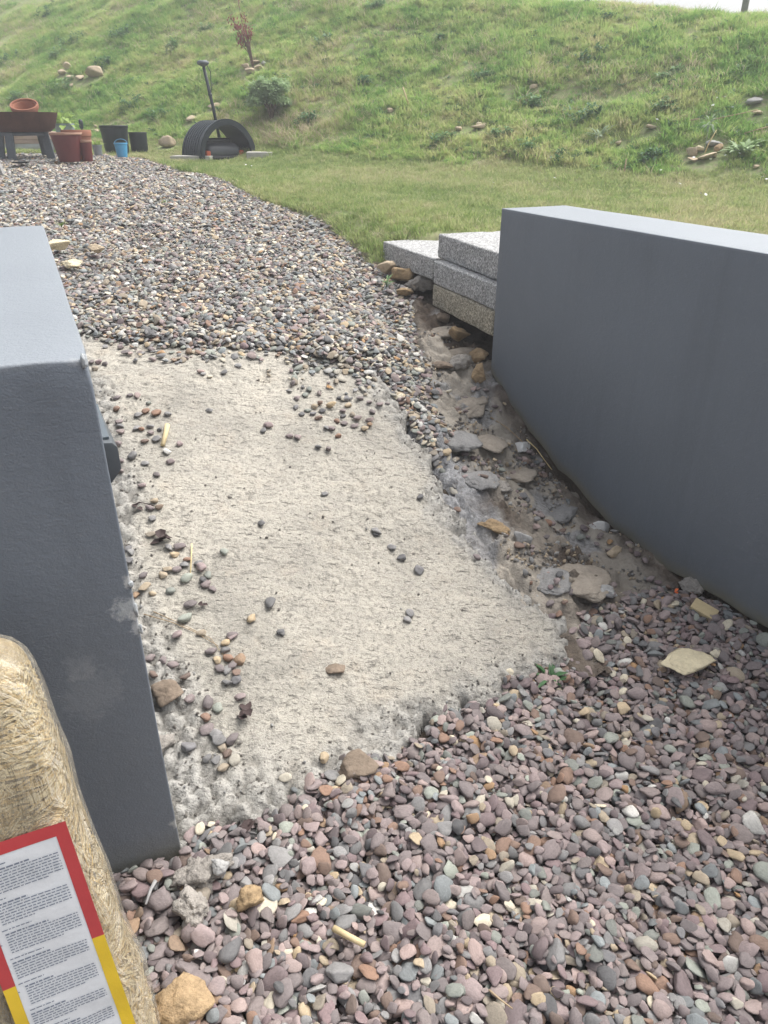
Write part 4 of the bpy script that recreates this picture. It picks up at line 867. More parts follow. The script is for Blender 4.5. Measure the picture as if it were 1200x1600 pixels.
# printed label on the front
def lab_x(X, Z):
    f = (X - lx(-.249)) / .150; q = .642 - Z; a = lx(-.271 + .033 * q); return a + (lx(-.119 + .061 * q) - a) * f
def panel(name, x0, x1, z0, z1, off, mat, parent, step=.012, skew=.0):
    nx_, nz_ = max(2, int((x1 - x0) / step) + 1), max(2, int((z1 - z0) / step) + 1); X, Z = np.meshgrid(np.linspace(x0, x1, nx_), np.linspace(z0, z1, nz_)); 
    X, Z = lab_x(X, Z), Z - .012
    Y = -bag_disp(X, Z) - off - .010; return link(name, grid_mesh(name, X, Y, Z, mat), parent)
lx = lambda t: t + .33                               # ramp t to bag x
SK = .035
lab = panel('label', lx(-.232), lx(-.117), .015, .632, .0040, 'print_white', bag, skew=SK); tag(lab, 'white printed label with dense lines of text')
panel('label_border', lx(-.249), lx(-.099), .632, .653, .0046, 'print_red', lab, skew=SK); panel('label_border', lx(-.117), lx(-.099), .425, .632, .0046, 'print_red', lab, skew=SK); panel('label_border', lx(-.249), lx(-.232), .39, .632, .0046, 'print_red', lab, skew=SK)
panel('label_border', lx(-.117), lx(-.099), .015, .425, .0046, 'print_yellow', lab, skew=SK); panel('label_border', lx(-.249), lx(-.232), .015, .39, .0046, 'print_yellow', lab, skew=SK)
r = np.random.default_rng(77)
def text_block(z_top, lines, x0, x1, head=True, pitch=.0052):
    V, Fc = [], []
    for i in range(lines):
        z = z_top - i * pitch; x = x0 + (0 if i else .0); end = x1 if i < lines - 1 else x0 + (x1 - x0) * r.uniform(.4, .9); hgt = .0013 if i == 0 and head else .00085
        if i == 0 and head: end = x0 + (x1 - x0) * r.uniform(.4, .7)
        while x < end:
            w = min(r.uniform(.002, .009), end - x); k = len(V)
            for xx, zz in ((x, z - hgt), (x + w, z - hgt), (x + w, z + hgt), (x, z + hgt)):
                xs = lab_x(xx, zz); zz = zz - .012; V.append((xs, float(-bag_disp(np.array([xs]), np.array([zz]))[0]) - .0153, zz))
            Fc.append((k, k + 1, k + 2, k + 3)); x += w + .0016
    link('text_block', mesh_np('text_block', V, Fc, 'print_ink', False), lab)
zt = .618
for lines in (1, 9, 1, 8, 1, 8, 1, 7, 1, 8, 1, 6, 1, 7):
    text_block(zt, lines, lx(-.229 + r.uniform(0, .010)), lx(-.1205 - r.uniform(0, .004)) if lines > 1 else lx(-.175), lines > 1); zt -= lines * .0052 + (.0065 if lines > 1 else .0035)
for q in range(4):
    zq = .47 - q * .098; xq = lx(-.2295) - (.64 - zq) * 0; b_ = MB(); V, Fc = [], []
    text_block(zq + .004, 1, lx(-.2315), lx(-.2275), False)

# ---------------------------------------------------------------- far end: fire pit, pots, paving stack
def gp(px, py): return g(px, py)
def pot(name, label, cat, cx, base_y, top_y, rt, rb, mat, rim_mat=None, rim_h=.12, rim_out=1.08, tilt=None, z=None, soil=True, depth_from=None, group=None, thick=.07, rim_t=None):
    p = gp(cx, base_y) if z is None else z; k = mpp(p); hgt = (base_y - top_y) * k * 1.0; R, rB = rt * k, rb * k; t = thing(name, label, cat, p, 0, group)
    if tilt: t.rotation_euler = tilt
    hr = hgt * (1 - rim_h); Rm = rB + (R / rim_out - rB) * .97
    b_ = MB(); b_.lathe([(rB, 0), (rB * 1.02, hgt * .02), (rB + (Rm - rB) * .55, hgt * .5), (Rm, hr), (Rm * (1 - thick), hr), (rB * .92 * (1 - thick), hgt * .12)], 32); pb_ = sharp(b_.build('pot_body', mat, t))
    if rim_h > 0:
        rr = MB(); rr.lathe([(Rm * .995, hr - .002), (R * .99, hr + .003), (R, hr + hgt * rim_h * .2), (R, hgt - .004), (R * .985, hgt), (R * (1 - thick) * .97, hgt), (R * (1 - thick) * .95, hr)], 32, False); sharp(rr.build('rim', rim_mat or mat, pb_))
    if soil:
        q = MB(); zs = hgt * .86; q.lathe([(Rm * (1 - thick) * .99, zs - .01), (Rm * .5, zs + .004), (.002, zs + .012)], 24, False, True); q.build('potting_soil', 'soil', t)
    return t, k, hgt
# fire pit
fp = gp(46, 246); k = mpp(fp); Rb = 53 * k
pit = thing('fire_pit', 'rusty round fire pit bowl on grey legs at the far end of the gravel', 'fire pit', fp)
zr = (246 - 184) * k; zb = (246 - 211) * k
b_ = MB(); b_.lathe([(Rb * .05, zb), (Rb * .72, zb + .004), (Rb * .86, zb + .05), (Rb * .99, zr - .01), (Rb, zr), (Rb * .975, zr), (Rb * .84, zb + .06), (Rb * .70, zb + .02), (Rb * .05, zb + .018)], 40); sharp(b_.build('bowl', 'rust', pit))
b_ = MB(); b_.lathe([(Rb * .50, zb - .035), (Rb * .66, zb - .035), (Rb * .66, zb + .003), (Rb * .5, zb + .003)], 32, False); b_.build('support_ring', 'dark_steel', pit)
for ax_, ay_ in ((-38, -.12), (-10, -.30), (38, -.06), (12, .30)):
    x0, x1 = ax_ * k, ax_ * k * .86; lg = MB(); w = .05
    for zz, xx in ((0, x0), (zb - .005, x1)): pass
    V = [(x0 - w, ay_ - .012, -.03), (x0 + w, ay_ - .012, -.03), (x0 + w, ay_ + .012, -.03), (x0 - w, ay_ + .012, -.03), (x1 - w, ay_ * .9 - .012, zb - .004), (x1 + w, ay_ * .9 - .012, zb - .004), (x1 + w, ay_ * .9 + .012, zb - .004), (x1 - w, ay_ * .9 + .012, zb - .004)]
    lg.add(V, [(0, 3, 2, 1), (4, 5, 6, 7), (0, 1, 5, 4), (1, 2, 6, 5), (2, 3, 7, 6), (3, 0, 4, 7)]); lg.build('leg', 'dark_steel', pit, False, .004)
# terracotta pots nested and tipped in the bowl
pz = fp + Vector((11 * k, 0, zb + .085)); kk = k
t, _, hh = pot('terracotta_pot', 'orange terracotta pot tipped forward in the rusty fire pit', 'plant pot', 57, 190, 160, 20.5, 14.5, 'terracotta', None, .22, 1.10, (radians(24), radians(4), 0), z=pz, soil=False, group='terracotta pots')
R_ = 20.5 * kk; rr = MB(); rr.lathe([(R_ * .70, hh * .35), (R_ * .86, hh * .80), (R_ * .86, hh * .90), (R_ * .80, hh * .90), (R_ * .62, hh * .42), (.003, hh * .40)], 30, False); sharp(rr.build('nested_pot', 'terracotta', t)); 
gl_pots = 'red and terracotta pots at the end of the gravel'
pot('plant_pot', 'large dark red glazed pot with a clay rim beside the fire pit', 'plant pot', 110, 252.5, 212, 24, 15.5, 'glazed_red', 'clay_rim', .08, 1.05, group=gl_pots)
pot('plant_pot', 'wide terracotta pot standing behind the large red pot', 'plant pot', 126, 248.5, 208, 22, 15, 'terracotta', 'terracotta', .22, 1.05, group=gl_pots)
pot('plant_pot', 'small dark red pot on the right of the large red pot', 'plant pot', 137.5, 252, 222, 10.5, 7.5, 'glazed_red', 'clay_rim', .12, 1.06, group=gl_pots)
t, k2, hh = pot('metal_pot', 'small zinc pot with a yellowish plant beside the black tub', 'plant pot', 154, 243.5, 228, 7.5, 6, 'zinc', None, .10, 1.05)
b_ = MB()
for i in range(26): a = rng.uniform(0, 6.28); e = rng.uniform(.5, 1.4); b_.leaf((cos(a) * .02, sin(a) * .02, hh * .85), (cos(a) * cos(e), sin(a) * cos(e), sin(e)), (0, 0, 1), rng.uniform(.05, .11), .022, .4)
b_.build('plant', 'bright_leaf', t)
tub, k2, hb = pot('plant_tub', 'large black plastic plant tub behind the blue bucket', 'plant pot', 184, 242, 201, 21.5, 17, 'black_plastic', None, .10, 1.04, soil=True)
pot('plant_tub', 'smaller black plastic tub at the right end of the pots', 'plant pot', 219, 238, 210, 14, 12.5, 'black_plastic', None, .08, 1.03)
t, k2, hh = pot('blue_bucket', 'small sky blue bucket standing in front of the black tub', 'bucket', 191.5, 245.5, 225.5, 10.5, 7.5, 'blue_plastic', None, .10, 1.06)
b_ = MB(); b_.tube([(10 * k2 * cos(a), .03 * sin(a), hh * (.95 + .0 * a) + .05 * sin(a)) for a in np.linspace(0, pi, 9)], .003, 5); b_.build('handle', 'blue_plastic', t)
b_ = MB()
for i in range(14): a = rng.uniform(0, 6.28); b_.leaf((cos(a) * .03, sin(a) * .03, hh * .86), (cos(a), sin(a), 1.2), (0, 0, 1), .05, .02, .5)
b_.build('plant', 'dry_blade', t)
t, k2, hh = pot('grey_planter', 'round grey planter with bright green leaves behind the fire pit', 'planter', 108, 236, 198, 15, 12, 'grey_planter', None, .08, 1.04)
b_ = MB()
for i in range(70):
    a = rng.uniform(0, 6.28); e = rng.uniform(-.1, 1.2); rad = rng.uniform(0, .16); b_.leaf((cos(a) * rad - .06 * rng.random() * 2, sin(a) * rad, hh * .9 + rng.uniform(0, .10)), (cos(a) * cos(e) - .25, sin(a) * cos(e), sin(e)), (0, 0, 1), rng.uniform(.09, .17), rng.uniform(.06, .10), .4, .2)
b_.build('leaves', 'bright_leaf', t)
# stacked paving slabs behind the fire pit
sp_ = gp(50, 236); ks = mpp(sp_); zq = 0.0; stack = [(34, 52, 'paving_pale', 'lowest'), (33, 50, 'paving_pale', 'second'), (30, 42, 'paving_pink', 'third'), (27, 40, 'paving_pink', 'fourth')]
for i in range(5):
    m_name = ('paving_pale', 'paving_pale', 'paving_pink', 'paving_pink', 'paving_pink')[i]; lab_ = ('lowest pale slab of the paving stack under the fire pit', 'second pale slab of the paving stack behind the fire pit legs', 'lowest pinkish slab of the paving stack', 'middle pinkish slab of the paving stack', 'topmost pinkish slab of the paving stack')[i]
    b_ = MB(); b_.box((-.40, -.28, 0), (.40 if i < 2 else .22, .28, .050)); o = b_.build('paving_slab', m_name, None, False, .004); o.location = sp_ + Vector((-.02 + .02 * (i % 2), .25, -.01 + .053 * i)); o.rotation_euler = (0, 0, .06 * (-1) ** i); tag(o, lab_, 'paving slab', 'stacked paving slabs')
b_ = MB(); b_.box((-.16, -.24, 0), (.16, .24, .045)); o = b_.build('paving_slab', 'paving_pale', None, False, .004); o.location = sp_ + Vector((.30 + .12, .26, .098)); tag(o, 'short white slab on the right side of the paving stack', 'paving slab', 'stacked paving slabs')
# weathered timber leg of a garden bench at the frame edge
p = gp(2, 272); ks = mpp(p); t = thing('garden_bench', 'grey timber leg and black arm of a garden bench at the left edge', 'bench', p)
M4 = Matrix.Rotation(radians(-14), 4, 'Y'); b_ = MB(); b_.box((-.06, -.03, -.03), (.03, .03, .36), M4); b_.build('leg', 'weathered_wood', t, False, .004)
b_ = MB(); b_.tube([(-.03, 0, .30), (-.055, 0, .42), (-.10, 0, .52), (-.2, 0, .58)], [.022, .024, .024, .022], 8); b_.build('arm', 'black_plastic', t)
b_ = MB(); b_.box((-.8, -.03, .20), (-.05, .03, .27)); b_.build('rail', 'weathered_wood', t, False, .004)
p = gp(33, 258); b_ = MB(); b_.lathe([(.08, 0), (.10, .015), (.09, .015), (.075, .006), (.004, .006)], 24); o = b_.build('saucer', 'mower_dark', None); o.location = p + Vector((0, 0, .02)); tag(o, 'flat dark plant saucer on the gravel before the fire pit', 'saucer')
p = gp(132, 226); ks = mpp(p); t = thing('garden_light', 'short dark garden light stake behind the red pots', 'light', p); b_ = MB(); b_.tube([(0, 0, -.05), (0, 0, 24 * ks)], .012, 8); b_.build('stake', 'antenna_black', t); b_ = MB(); b_.lathe([(.022, 22 * ks), (.032, 25 * ks), (.030, 33 * ks), (.012, 35 * ks)], 14, True, True); b_.build('head', 'antenna_black', t)

# ---------------------------------------------------------------- mower shelter, mower, antenna
fc = gp(359, 250); k = mpp(fc); R0 = 47.5 * k; LEN = .62; AZ = radians(-37); axd = Vector((sin(AZ), cos(AZ), 0))
sh = thing('mower_shelter', 'half round ribbed black plastic tunnel on the lawn', 'shelter', fc - Vector((0, 0, .02)), -AZ)
def arch(y0, y1, ra, rb_, seg=36, a0=-.09):
    V, Fc = [], []
    for y in (y0, y1):
        for r_ in (ra, rb_): V += [(r_ * cos(a0 + (pi - 2 * a0) * i / seg), y, r_ * 1.14 * sin(a0 + (pi - 2 * a0) * i / seg) + .03) for i in range(seg + 1)]
    n1 = seg + 1
    for i in range(seg):
        Fc += [(i, i + 1, n1 + i + 1, n1 + i), (2 * n1 + i, 3 * n1 + i, 3 * n1 + i + 1, 2 * n1 + i + 1), (i, 2 * n1 + i, 2 * n1 + i + 1, i + 1), (n1 + i, n1 + i + 1, 3 * n1 + i + 1, 3 * n1 + i)]
    return V, Fc
b_ = MB(); b_.add(*arch(0, LEN, R0 * .98, R0 * .89)); sharp(b_.build('tunnel_shell', 'tunnel_plastic', sh))
nr = 9
for i in range(nr):
    y0 = .0 + i * LEN / nr; b_ = MB(); b_.add(*arch(y0 + .006, y0 + LEN / nr * .58, R0 * (1.0 if i else 1.03), R0 * (.945 if i else .86))); sharp(b_.build('rib', 'tunnel_plastic', sh))
mp_ = fc + axd * .10; mw = thing('robot_mower', 'grey robot lawnmower parked inside the black tunnel', 'mower', mp_ - Vector((.01, 0, .03)), -AZ)
V, Fc = rounded_box((-.245, 0, .05), (.245, .42, .235), .055, .03, 0); V[:, 2] = .05 + (V[:, 2] - .05) * (1 - .25 * np.clip((.16 - V[:, 1]) / .16, 0, 1) ** 2); V[:, 0] *= 1 - .12 * np.clip((V[:, 2] - .12) / .12, 0, 1)
link('body', mesh_np('body', V, Fc, 'mower_grey'), mw)
V, Fc = rounded_box((-.17, .12, .215), (.17, .40, .285), .03, .03, 0); link('lid', mesh_np('lid', V, Fc, 'mower_dark'), mw)
V, Fc = rounded_box((-.20, -.015, .03), (.20, .06, .075), .015, .03, 0); link('bumper', mesh_np('bumper', V, Fc, 'mower_dark'), mw)
for sx in (-1, 1):
    b_ = MB(); b_.lathe([(.02, -.03), (.085, -.03), (.095, -.015), (.095, .015), (.085, .03), (.02, .03)], 20, True, True, Matrix.Translation((sx * .22, .30, .095)) @ Matrix.Rotation(pi / 2, 4, 'Y')); wh = b_.build('wheel', 'mower_dark', mw); b_ = MB(); b_.lathe([(.01, -.036), (.045, -.036), (.04, .036), (.01, .036)], 16, True, True, Matrix.Translation((sx * .22, .30, .095)) @ Matrix.Rotation(pi / 2, 4, 'Y')); b_.build('hub', 'mower_grey', wh)
    V, Fc = rounded_box((-.03, -.02, .0), (.03, .05, .12), .012, .03, 0); V[:, 0] += sx * .238; V[:, 2] += .02; link('corner_trim', mesh_np('corner_trim', V, Fc, 'mower_orange'), mw)
for (px, py, w, dpt, h_, lab_, rz_) in ((300, 252, 62, .30, .075, 'low concrete slab under the left side of the tunnel', -.05), (406, 246, 40, .34, .075, 'pale concrete slab on the right side of the tunnel', .1)):
    p = gp(px, py); ks = mpp(p); V, Fc = rounded_box((-w * ks / 2, -.08, -.05), (w * ks / 2, -.08 + dpt, h_ - .01), .008, .05, .003, int(px), 8); o = one('concrete_slab_piece', lab_, 'slab', mesh_np('concrete_slab_piece', V, Fc, 'concrete_old'), p, (0, 0, rz_), 'slabs beside the mower tunnel')
pb = gp(347, 229); kb = mpp(pb)
hd = ray(317, 99); kh = pb.y / hd.y * .995; head = Vector((hd.x * kh, hd.y * kh, EYE + hd.z * kh)); t = thing('antenna_pole', 'leaning black antenna pole with a flat cap behind the tunnel', 'antenna', pb)
rel = head - pb; b_ = MB(); b_.tube([(0, 0, -.1), tuple(rel * .5), tuple(rel)], [.022, .021, .020], 10); b_.build('pole', 'antenna_black', t)
for fq in (.30, .62): 
    b_ = MB(); b_.tube([tuple(rel * fq), tuple(rel * (fq + .03))], .026, 10); b_.build('clamp', 'antenna_black', t)
b_ = MB(); b_.lathe([(.025, -.035), (.072, -.012), (.080, .002), (.074, .022), (.05, .034), (.01, .037)], 26, True, True, Matrix.Translation(rel)); sharp(b_.build('antenna_cap', 'dark_steel', t), 50)
b_ = MB(); b_.tube([tuple(rel + Vector((.05, 0, -.02))), tuple(rel * .9 + Vector((.075, 0, 0))), tuple(rel * .72 + Vector((.035, 0, 0))), tuple(rel * .66 + Vector((.02, 0, 0)))], .006, 5); b_.build('cable', 'antenna_black', t)

# ---------------------------------------------------------------- shrub, saplings, stone rings, sticks, posts
p = gp(424, 184); k = mpp(p); t = thing('round_shrub', 'rounded grey green shrub at the foot of the bank', 'shrub', p); b_ = MB(); Rr = 35 * k
blobs = [(rng.uniform(-.72, .72), rng.uniform(-.5, .5), rng.uniform(.2, .95)) for _ in range(46)]
for (bx, by, bz) in blobs:
    if bx * bx + (bz - .45) ** 2 * 1.9 > .75: continue
    c = Vector((bx * Rr, by * Rr, .06 + bz * Rr * 1.18)); q = Rr * rng.uniform(.2, .32)
    for i in range(130):
        d = Vector(rng.normal(size=3)).normalized(); d.z = abs(d.z) * .9 + d.z * .1; b_.leaf(c + d * q * rng.uniform(.6, 1), d + Vector(rng.normal(size=3)) * .5, (0, 0, 1), .046, .019, .3)
b_.build('crown', 'sage_leaf', t)
b_ = MB()
for i in range(9): a = i * .7; b_.tube([(0, 0, -.05), (cos(a) * .05, sin(a) * .03, .12), (cos(a) * Rr * .5, sin(a) * Rr * .4, Rr * .8)], [.016, .011, .005], 5)
b_.build('branches', 'bark', t)
p = gp(397, 108); k = mpp(p); t = thing('red_sapling', 'bare red leaved sapling in a ring of stones high on the bank', 'sapling', p); b_ = MB(); lf = MB(); top = Vector((-14 * k, 0, 66 * k))
for i in range(13):
    e = top + Vector((rng.normal(0, .10), rng.normal(0, .1), rng.normal(-.08, .12))); mid = top * rng.uniform(.3, .5) + Vector((rng.normal(0, .015), rng.normal(0, .02), 0)); b_.tube([(0, 0, -.04), tuple(mid), tuple(mid.lerp(e, .6) + Vector((rng.normal(0, .02), 0, 0))), tuple(e)], [.009, .007, .005, .003], 5)
    for j in range(26):
        c = mid.lerp(e, rng.uniform(.35, 1.05)); lf.leaf(c + Vector(rng.normal(size=3)) * .02, rng.normal(size=3), (0, 0, 1), .05, .02, .3)
b_.build('trunk', 'bark', t); lf.build('crown', 'red_leaf', t)
CLEAR = []
def stone_at(px, py, w, h, mat, label, group, depth=.8, seed=0):
    p = gp(px, py); k = mpp(p); CLEAR.append((p.x, p.y - .06, w * k * .62 + .05)); me = rock_mesh('bank_stone', int(px * 3 + py * 5) + seed, (w * k, w * k * depth, h * k * 1.15), mat, 3, 8, 20, .12); return one('bank_stone', label, 'stone', me, p + Vector((0, -.02, h * k * .42)), (rng.normal(0, .15), rng.normal(0, .1), rng.uniform(-.4, .4)), group)
R1 = 'stones round the red sapling'
for a in ((384, 107, 13, 7, 'sandstone', 'upper left stone of the ring below the red sapling'), (393, 114, 22, 7, 'sandstone', 'long front stone of the ring below the red sapling'), (405, 108, 15, 6, 'sandstone', 'right stone of the ring below the red sapling'), (399, 99, 17, 4, 'sandstone', 'back stone of the ring below the red sapling'), (413, 101, 9, 5, 'grey_stone', 'small outlying stone right of the red sapling ring')): stone_at(*a, R1)
R2 = 'stones of the ring on the left bank'
for a in ((107, 107, 14, 9, 'sandstone', 'upper stone of the stone ring on the left bank'), (98, 117, 14, 8, 'sandstone', 'left stone of the stone ring on the left bank'), (110, 124, 16, 6, 'sandstone', 'front left stone of the stone ring on the left bank'), (126, 124, 14, 6, 'sandstone', 'front middle stone of the stone ring on the left bank'), (149, 120, 28, 15, 'sandstone', 'largest pale stone of the stone ring on the left bank'), (155, 111, 10, 6, 'sandstone', 'small stone behind the largest one of the left ring'), (112, 135, 7, 4, 'sandstone', 'tiny stone below the ring on the left bank')): stone_at(*a, R2)
R3 = 'stones round the planted stake on the right bank'
for a in ((1079, 242, 18, 12, 'sandstone', 'left tan stone of the ring on the right bank'), (1091, 235, 18, 7, 'cream_stone', 'cream upper stone of the ring on the right bank'), (1113, 226, 28, 7, 'grey_stone', 'grey back slab of the ring on the right bank'), (1121, 236, 14, 11, 'ochre_stone', 'ochre right stone of the ring on the right bank'), (1102, 247, 34, 6, 'sandstone', 'long front stone of the ring on the right bank'), (1082, 251, 18, 4, 'sandstone', 'flat lowest stone of the ring on the right bank'), (1115, 245, 8, 5, 'sandstone', 'small pale stone at the right of the lower ring')): stone_at(*a, R3)
for q, a in enumerate(((262, 229, 26, 15, 'sandstone', 'weathered tan rock on the grass left of the tunnel'), (745, 200, 24, 6, 'sandstone', 'flat tan stone half way up the middle of the bank'), (716, 203, 12, 5, 'sandstone', 'small tan stone left of the flat one on the bank'), (748, 196, 10, 5, 'cream_stone', 'small cream stone beside the flat tan stone on the bank'), (833, 138, 14, 6, 'sandstone', 'tan stone high on the bank right of its middle'), (1178, 162, 28, 9, 'grey_stone', 'grey stone on the bank near the right edge'), (1182, 178, 16, 5, 'sandstone', 'pale tan stone below the grey one at the right edge'), (1015, 200, 20, 5, 'sandstone', 'flat tan stone left of the stick on the right bank'), (610, 175, 10, 6, 'sandstone', 'small stone on the bank behind the wall'), (152, 207, 8, 5, 'sandstone', 'small stone behind the black tub'), (150, 199, 8, 4, 'sandstone', 'small flat stone above the black tub'), (965, 226, 10, 5, 'sandstone', 'small tan stone low on the right bank'), (1180, 262, 10, 5, 'sandstone', 'small stone low on the bank at the right edge'), (335, 168, 22, 6, 'sandstone', 'flat tan stone in the grass beside the antenna pole'), (300, 188, 20, 6, 'sandstone', 'tan stone in the grass behind the tunnel'))): stone_at(*a, 'single stones on the bank', seed=q)
p = gp(1100, 239); k = mpp(p); t = thing('staked_seedling', 'thin pale seedling with a stake inside the right stone ring', 'sapling', p); b_ = MB(); b_.tube([(0, 0, -.03), (5 * k, 0, 14 * k), (13 * k, 0, 32 * k)], [.008, .006, .004], 5); b_.build('stake', 'straw_stem', t); b_ = MB(); b_.tube([(0, 0, -.03), (1 * k, .02, 20 * k), (3 * k, .02, 44 * k)], [.005, .004, .003], 5); b_.build('stem', 'pale_leaf', t); b_ = MB()
for i in range(30): d = Vector(rng.normal(size=3)); b_.leaf(Vector((2.5 * k, .02, 40 * k)) + d * .02, d, (0, 0, 1), .06, .02, .4)
b_.build('leaves', 'pale_leaf', t)
def gstick(name, label, pxs, rad, mat, lift=.05, group=None, cat='stick'):
    pts = [gp(*q) + Vector((0, 0, lift)) for q in pxs]; c = pts[0].copy(); b_ = MB(); b_.tube([q - c for q in pts], rad, 6); return one(name, label, cat, b_.mesh(name, mat), c, group=group)
gstick('dry_stick', 'long pale stick lying along the right bank', [(1112, 197), (1145, 190), (1182, 182)], .006, 'twig', .06)
gstick('dry_stick', 'short pale stick left of the long one on the right bank', [(1075, 198), (1090, 196)], .007, 'twig', .06)
gstick('dry_stick', 'thin grey stick at the right edge below the long stick', [(1160, 219), (1200, 208)], .005, 'twig', .06)
p = gp(642, 167); k = mpp(p); b_ = MB(); b_.tube([(0, 0, -.05), (-13 * k, 0, 27 * k)], [.011, .009], 6); one('wooden_stake', 'pale wooden stake leaning on the middle of the bank', 'stake', b_.mesh('wooden_stake', 'cut_wood'), p)
p = gp(974, 275); k = mpp(p); b_ = MB(); b_.tube([(0, 0, -.05), (1 * k, 0, 24 * k)], [.008, .007], 6); one('wooden_stake', 'short thin stake standing at the foot of the right bank', 'stake', b_.mesh('wooden_stake', 'twig'), p)
for px, py, lab_ in ((917, 8, 'left fence post on the ridge against the white sky'), (1163, 16, 'right fence post on the ridge against the white sky')):
    d = ray(px, py); p = Vector((d.x, d.y, 0)) * ((11.6 if px > 1000 else 12.8) / d.y); p.z = Hs(p.x, p.y); t = thing('fence_post', lab_, 'fence post', p, 0, 'fence posts on the ridge'); b_ = MB(); b_.lathe([(.042, -.3), (.042, .5), (.040, 1.15), (.030, 1.2)], 12, True, True); po = b_.build('post', 'weathered_wood', t)
    for zz in (.35, .75, 1.1):
        b_ = MB(); b_.lathe([(.0425, zz - .006), (.046, zz), (.0425, zz + .006)], 12, False); b_.build('wire_staple', 'zinc', po)
WG = 'dark weed clumps on the bank'
def clump(px, py, w, h, label):
    p = gp(px, py); k = mpp(p); r = np.random.default_rng(int(px * 5 + py)); t = thing('weed_clump', label, 'weed', p, 0, WG); b_, c = MB(), MB()
    for j in range(int(r.integers(5, 9))):
        a = r.uniform(0, 6.28); q = sqrt(r.random()) * .42 * w * k; o = Vector((cos(a) * q, sin(a) * q * .7, 0)); hh = h * k * r.uniform(.55, 1.0)
        o.z = float(Hs(p.x + o.x, p.y + o.y)) - p.z; tip = o + Vector((r.normal(0, .04), r.normal(0, .04), hh)); c.tube([tuple(o), tuple(tip)], [.004, .002], 4)
        for i in range(26):
            f = r.uniform(.15, 1.0); aa = r.uniform(0, 6.28); e = r.uniform(-.3, 1.0); L = r.uniform(.035, .075); b_.leaf(o.lerp(tip, f) + Vector((r.normal(0, .025), r.normal(0, .025), 0)), (cos(aa) * cos(e), sin(aa) * cos(e), sin(e)), (0, 0, 1), L, L * .45, .3)
    b_.build('leaves', 'weed_leaf', t); c.build('stems', 'weed_leaf', t)
for px, py, w, h, where in ((72, 26, 60, 24, 'at the top left corner'), (113, 70, 55, 24, 'just above the left stone ring'), (90, 90, 40, 20, 'touching the top of the left stone ring'), (192, 58, 50, 20, 'to the upper right of the left stone ring'), (268, 86, 48, 24, 'above and left of the antenna cap'), (14, 98, 34, 22, 'at the left edge level with the stone ring'), (98, 140, 40, 20, 'just below the left stone ring'), (30, 155, 40, 20, 'above the tipped terracotta pot'), (250, 185, 46, 22, 'between the black tubs and the tunnel'), (205, 170, 50, 22, 'above the large black tub'), (915, 190, 84, 34, 'beside the silvery thistle, largest of all'), (828, 170, 44, 24, 'left of the large clump by the thistle'), (570, 134, 32, 20, 'right of the round shrub, alone in pale grass'), (480, 192, 40, 18, 'right below the round shrub'), (690, 228, 50, 24, 'low on the bank above the concrete blocks'), (830, 238, 60, 26, 'above the corner of the right wall'), (880, 252, 50, 22, 'low down behind the right wall'), (1010, 252, 46, 20, 'left of the right stone ring'), (780, 218, 40, 20, 'above the flat tan stone in mid bank'), (1050, 122, 46, 18, 'high on the bank above the long stick'), (930, 92, 60, 20, 'high on the bank above the large clump'), (760, 122, 40, 16, 'half way up the middle of the bank'), (1040, 173, 50, 20, 'up the bank above the right stone ring'), (160, 102, 36, 16, 'right beside the largest stone of the left ring'), (320, 52, 40, 16, 'left of the red sapling top'), (590, 14, 36, 14, 'at the top edge near the middle'), (950, 34, 50, 16, 'below the left fence post'), (700, 62, 40, 14, 'near the top of the bank right of middle'), (500, 72, 36, 14, 'to the right of the red sapling'), (1150, 124, 46, 18, 'near the right edge below the right fence post')):
    clump(px, py, w * .85, h * .75, 'dark green weed clump on the bank, ' + where)
weed('broadleaf_weed', 1160, 240, 52, 24, 'broad leaved green weed right of the stone ring on the bank', 'sage_leaf', n=46, wide=.5, loc=gp(1160, 240))
weed('pale_thistle', 936, 216, 30, 20, 'pale silvery thistle rosette on the bank above the wall', 'pale_leaf', n=40, wide=.22, loc=gp(936, 216))
p = gp(930, 240)
# daisies
dm = MB()
for i in range(9): a = i * 2 * pi / 9; dm.leaf((0, 0, 0), (cos(a), sin(a), .25), (0, 0, 1), .018, .011, .1)
dmesh = dm.mesh('daisy', 'petal')
DL = "1118,164 1131,163 1142,179 1112,176 1178,204 1152,248 1153,252 1131,255 1082,258 1108,261 1031,278 1188,289 1195,293 1025,198 770,298 865,290 935,310 385,268 394,270 460,290 842,300 1100,318 1092,316 870,305 1060,300 1178,254 1140,269 1010,230 988,206 890,205 735,215 1150,140 1075,146 640,270 505,292 578,300 955,300 1122,310 1020,315 300,215 720,120 660,90 840,75 560,60".split()
for q in DL[:30]:
    a, b_ = map(float, q.split(',')); p = gp(a, b_); one('daisy', 'tiny white daisy in the grass', 'flower', dmesh, p + Vector((0, 0, .07)), (radians(25) + rng.normal(0, .2), 0, rng.uniform(0, 6)), 'daisies in the grass', rng.uniform(.6, 1.0))

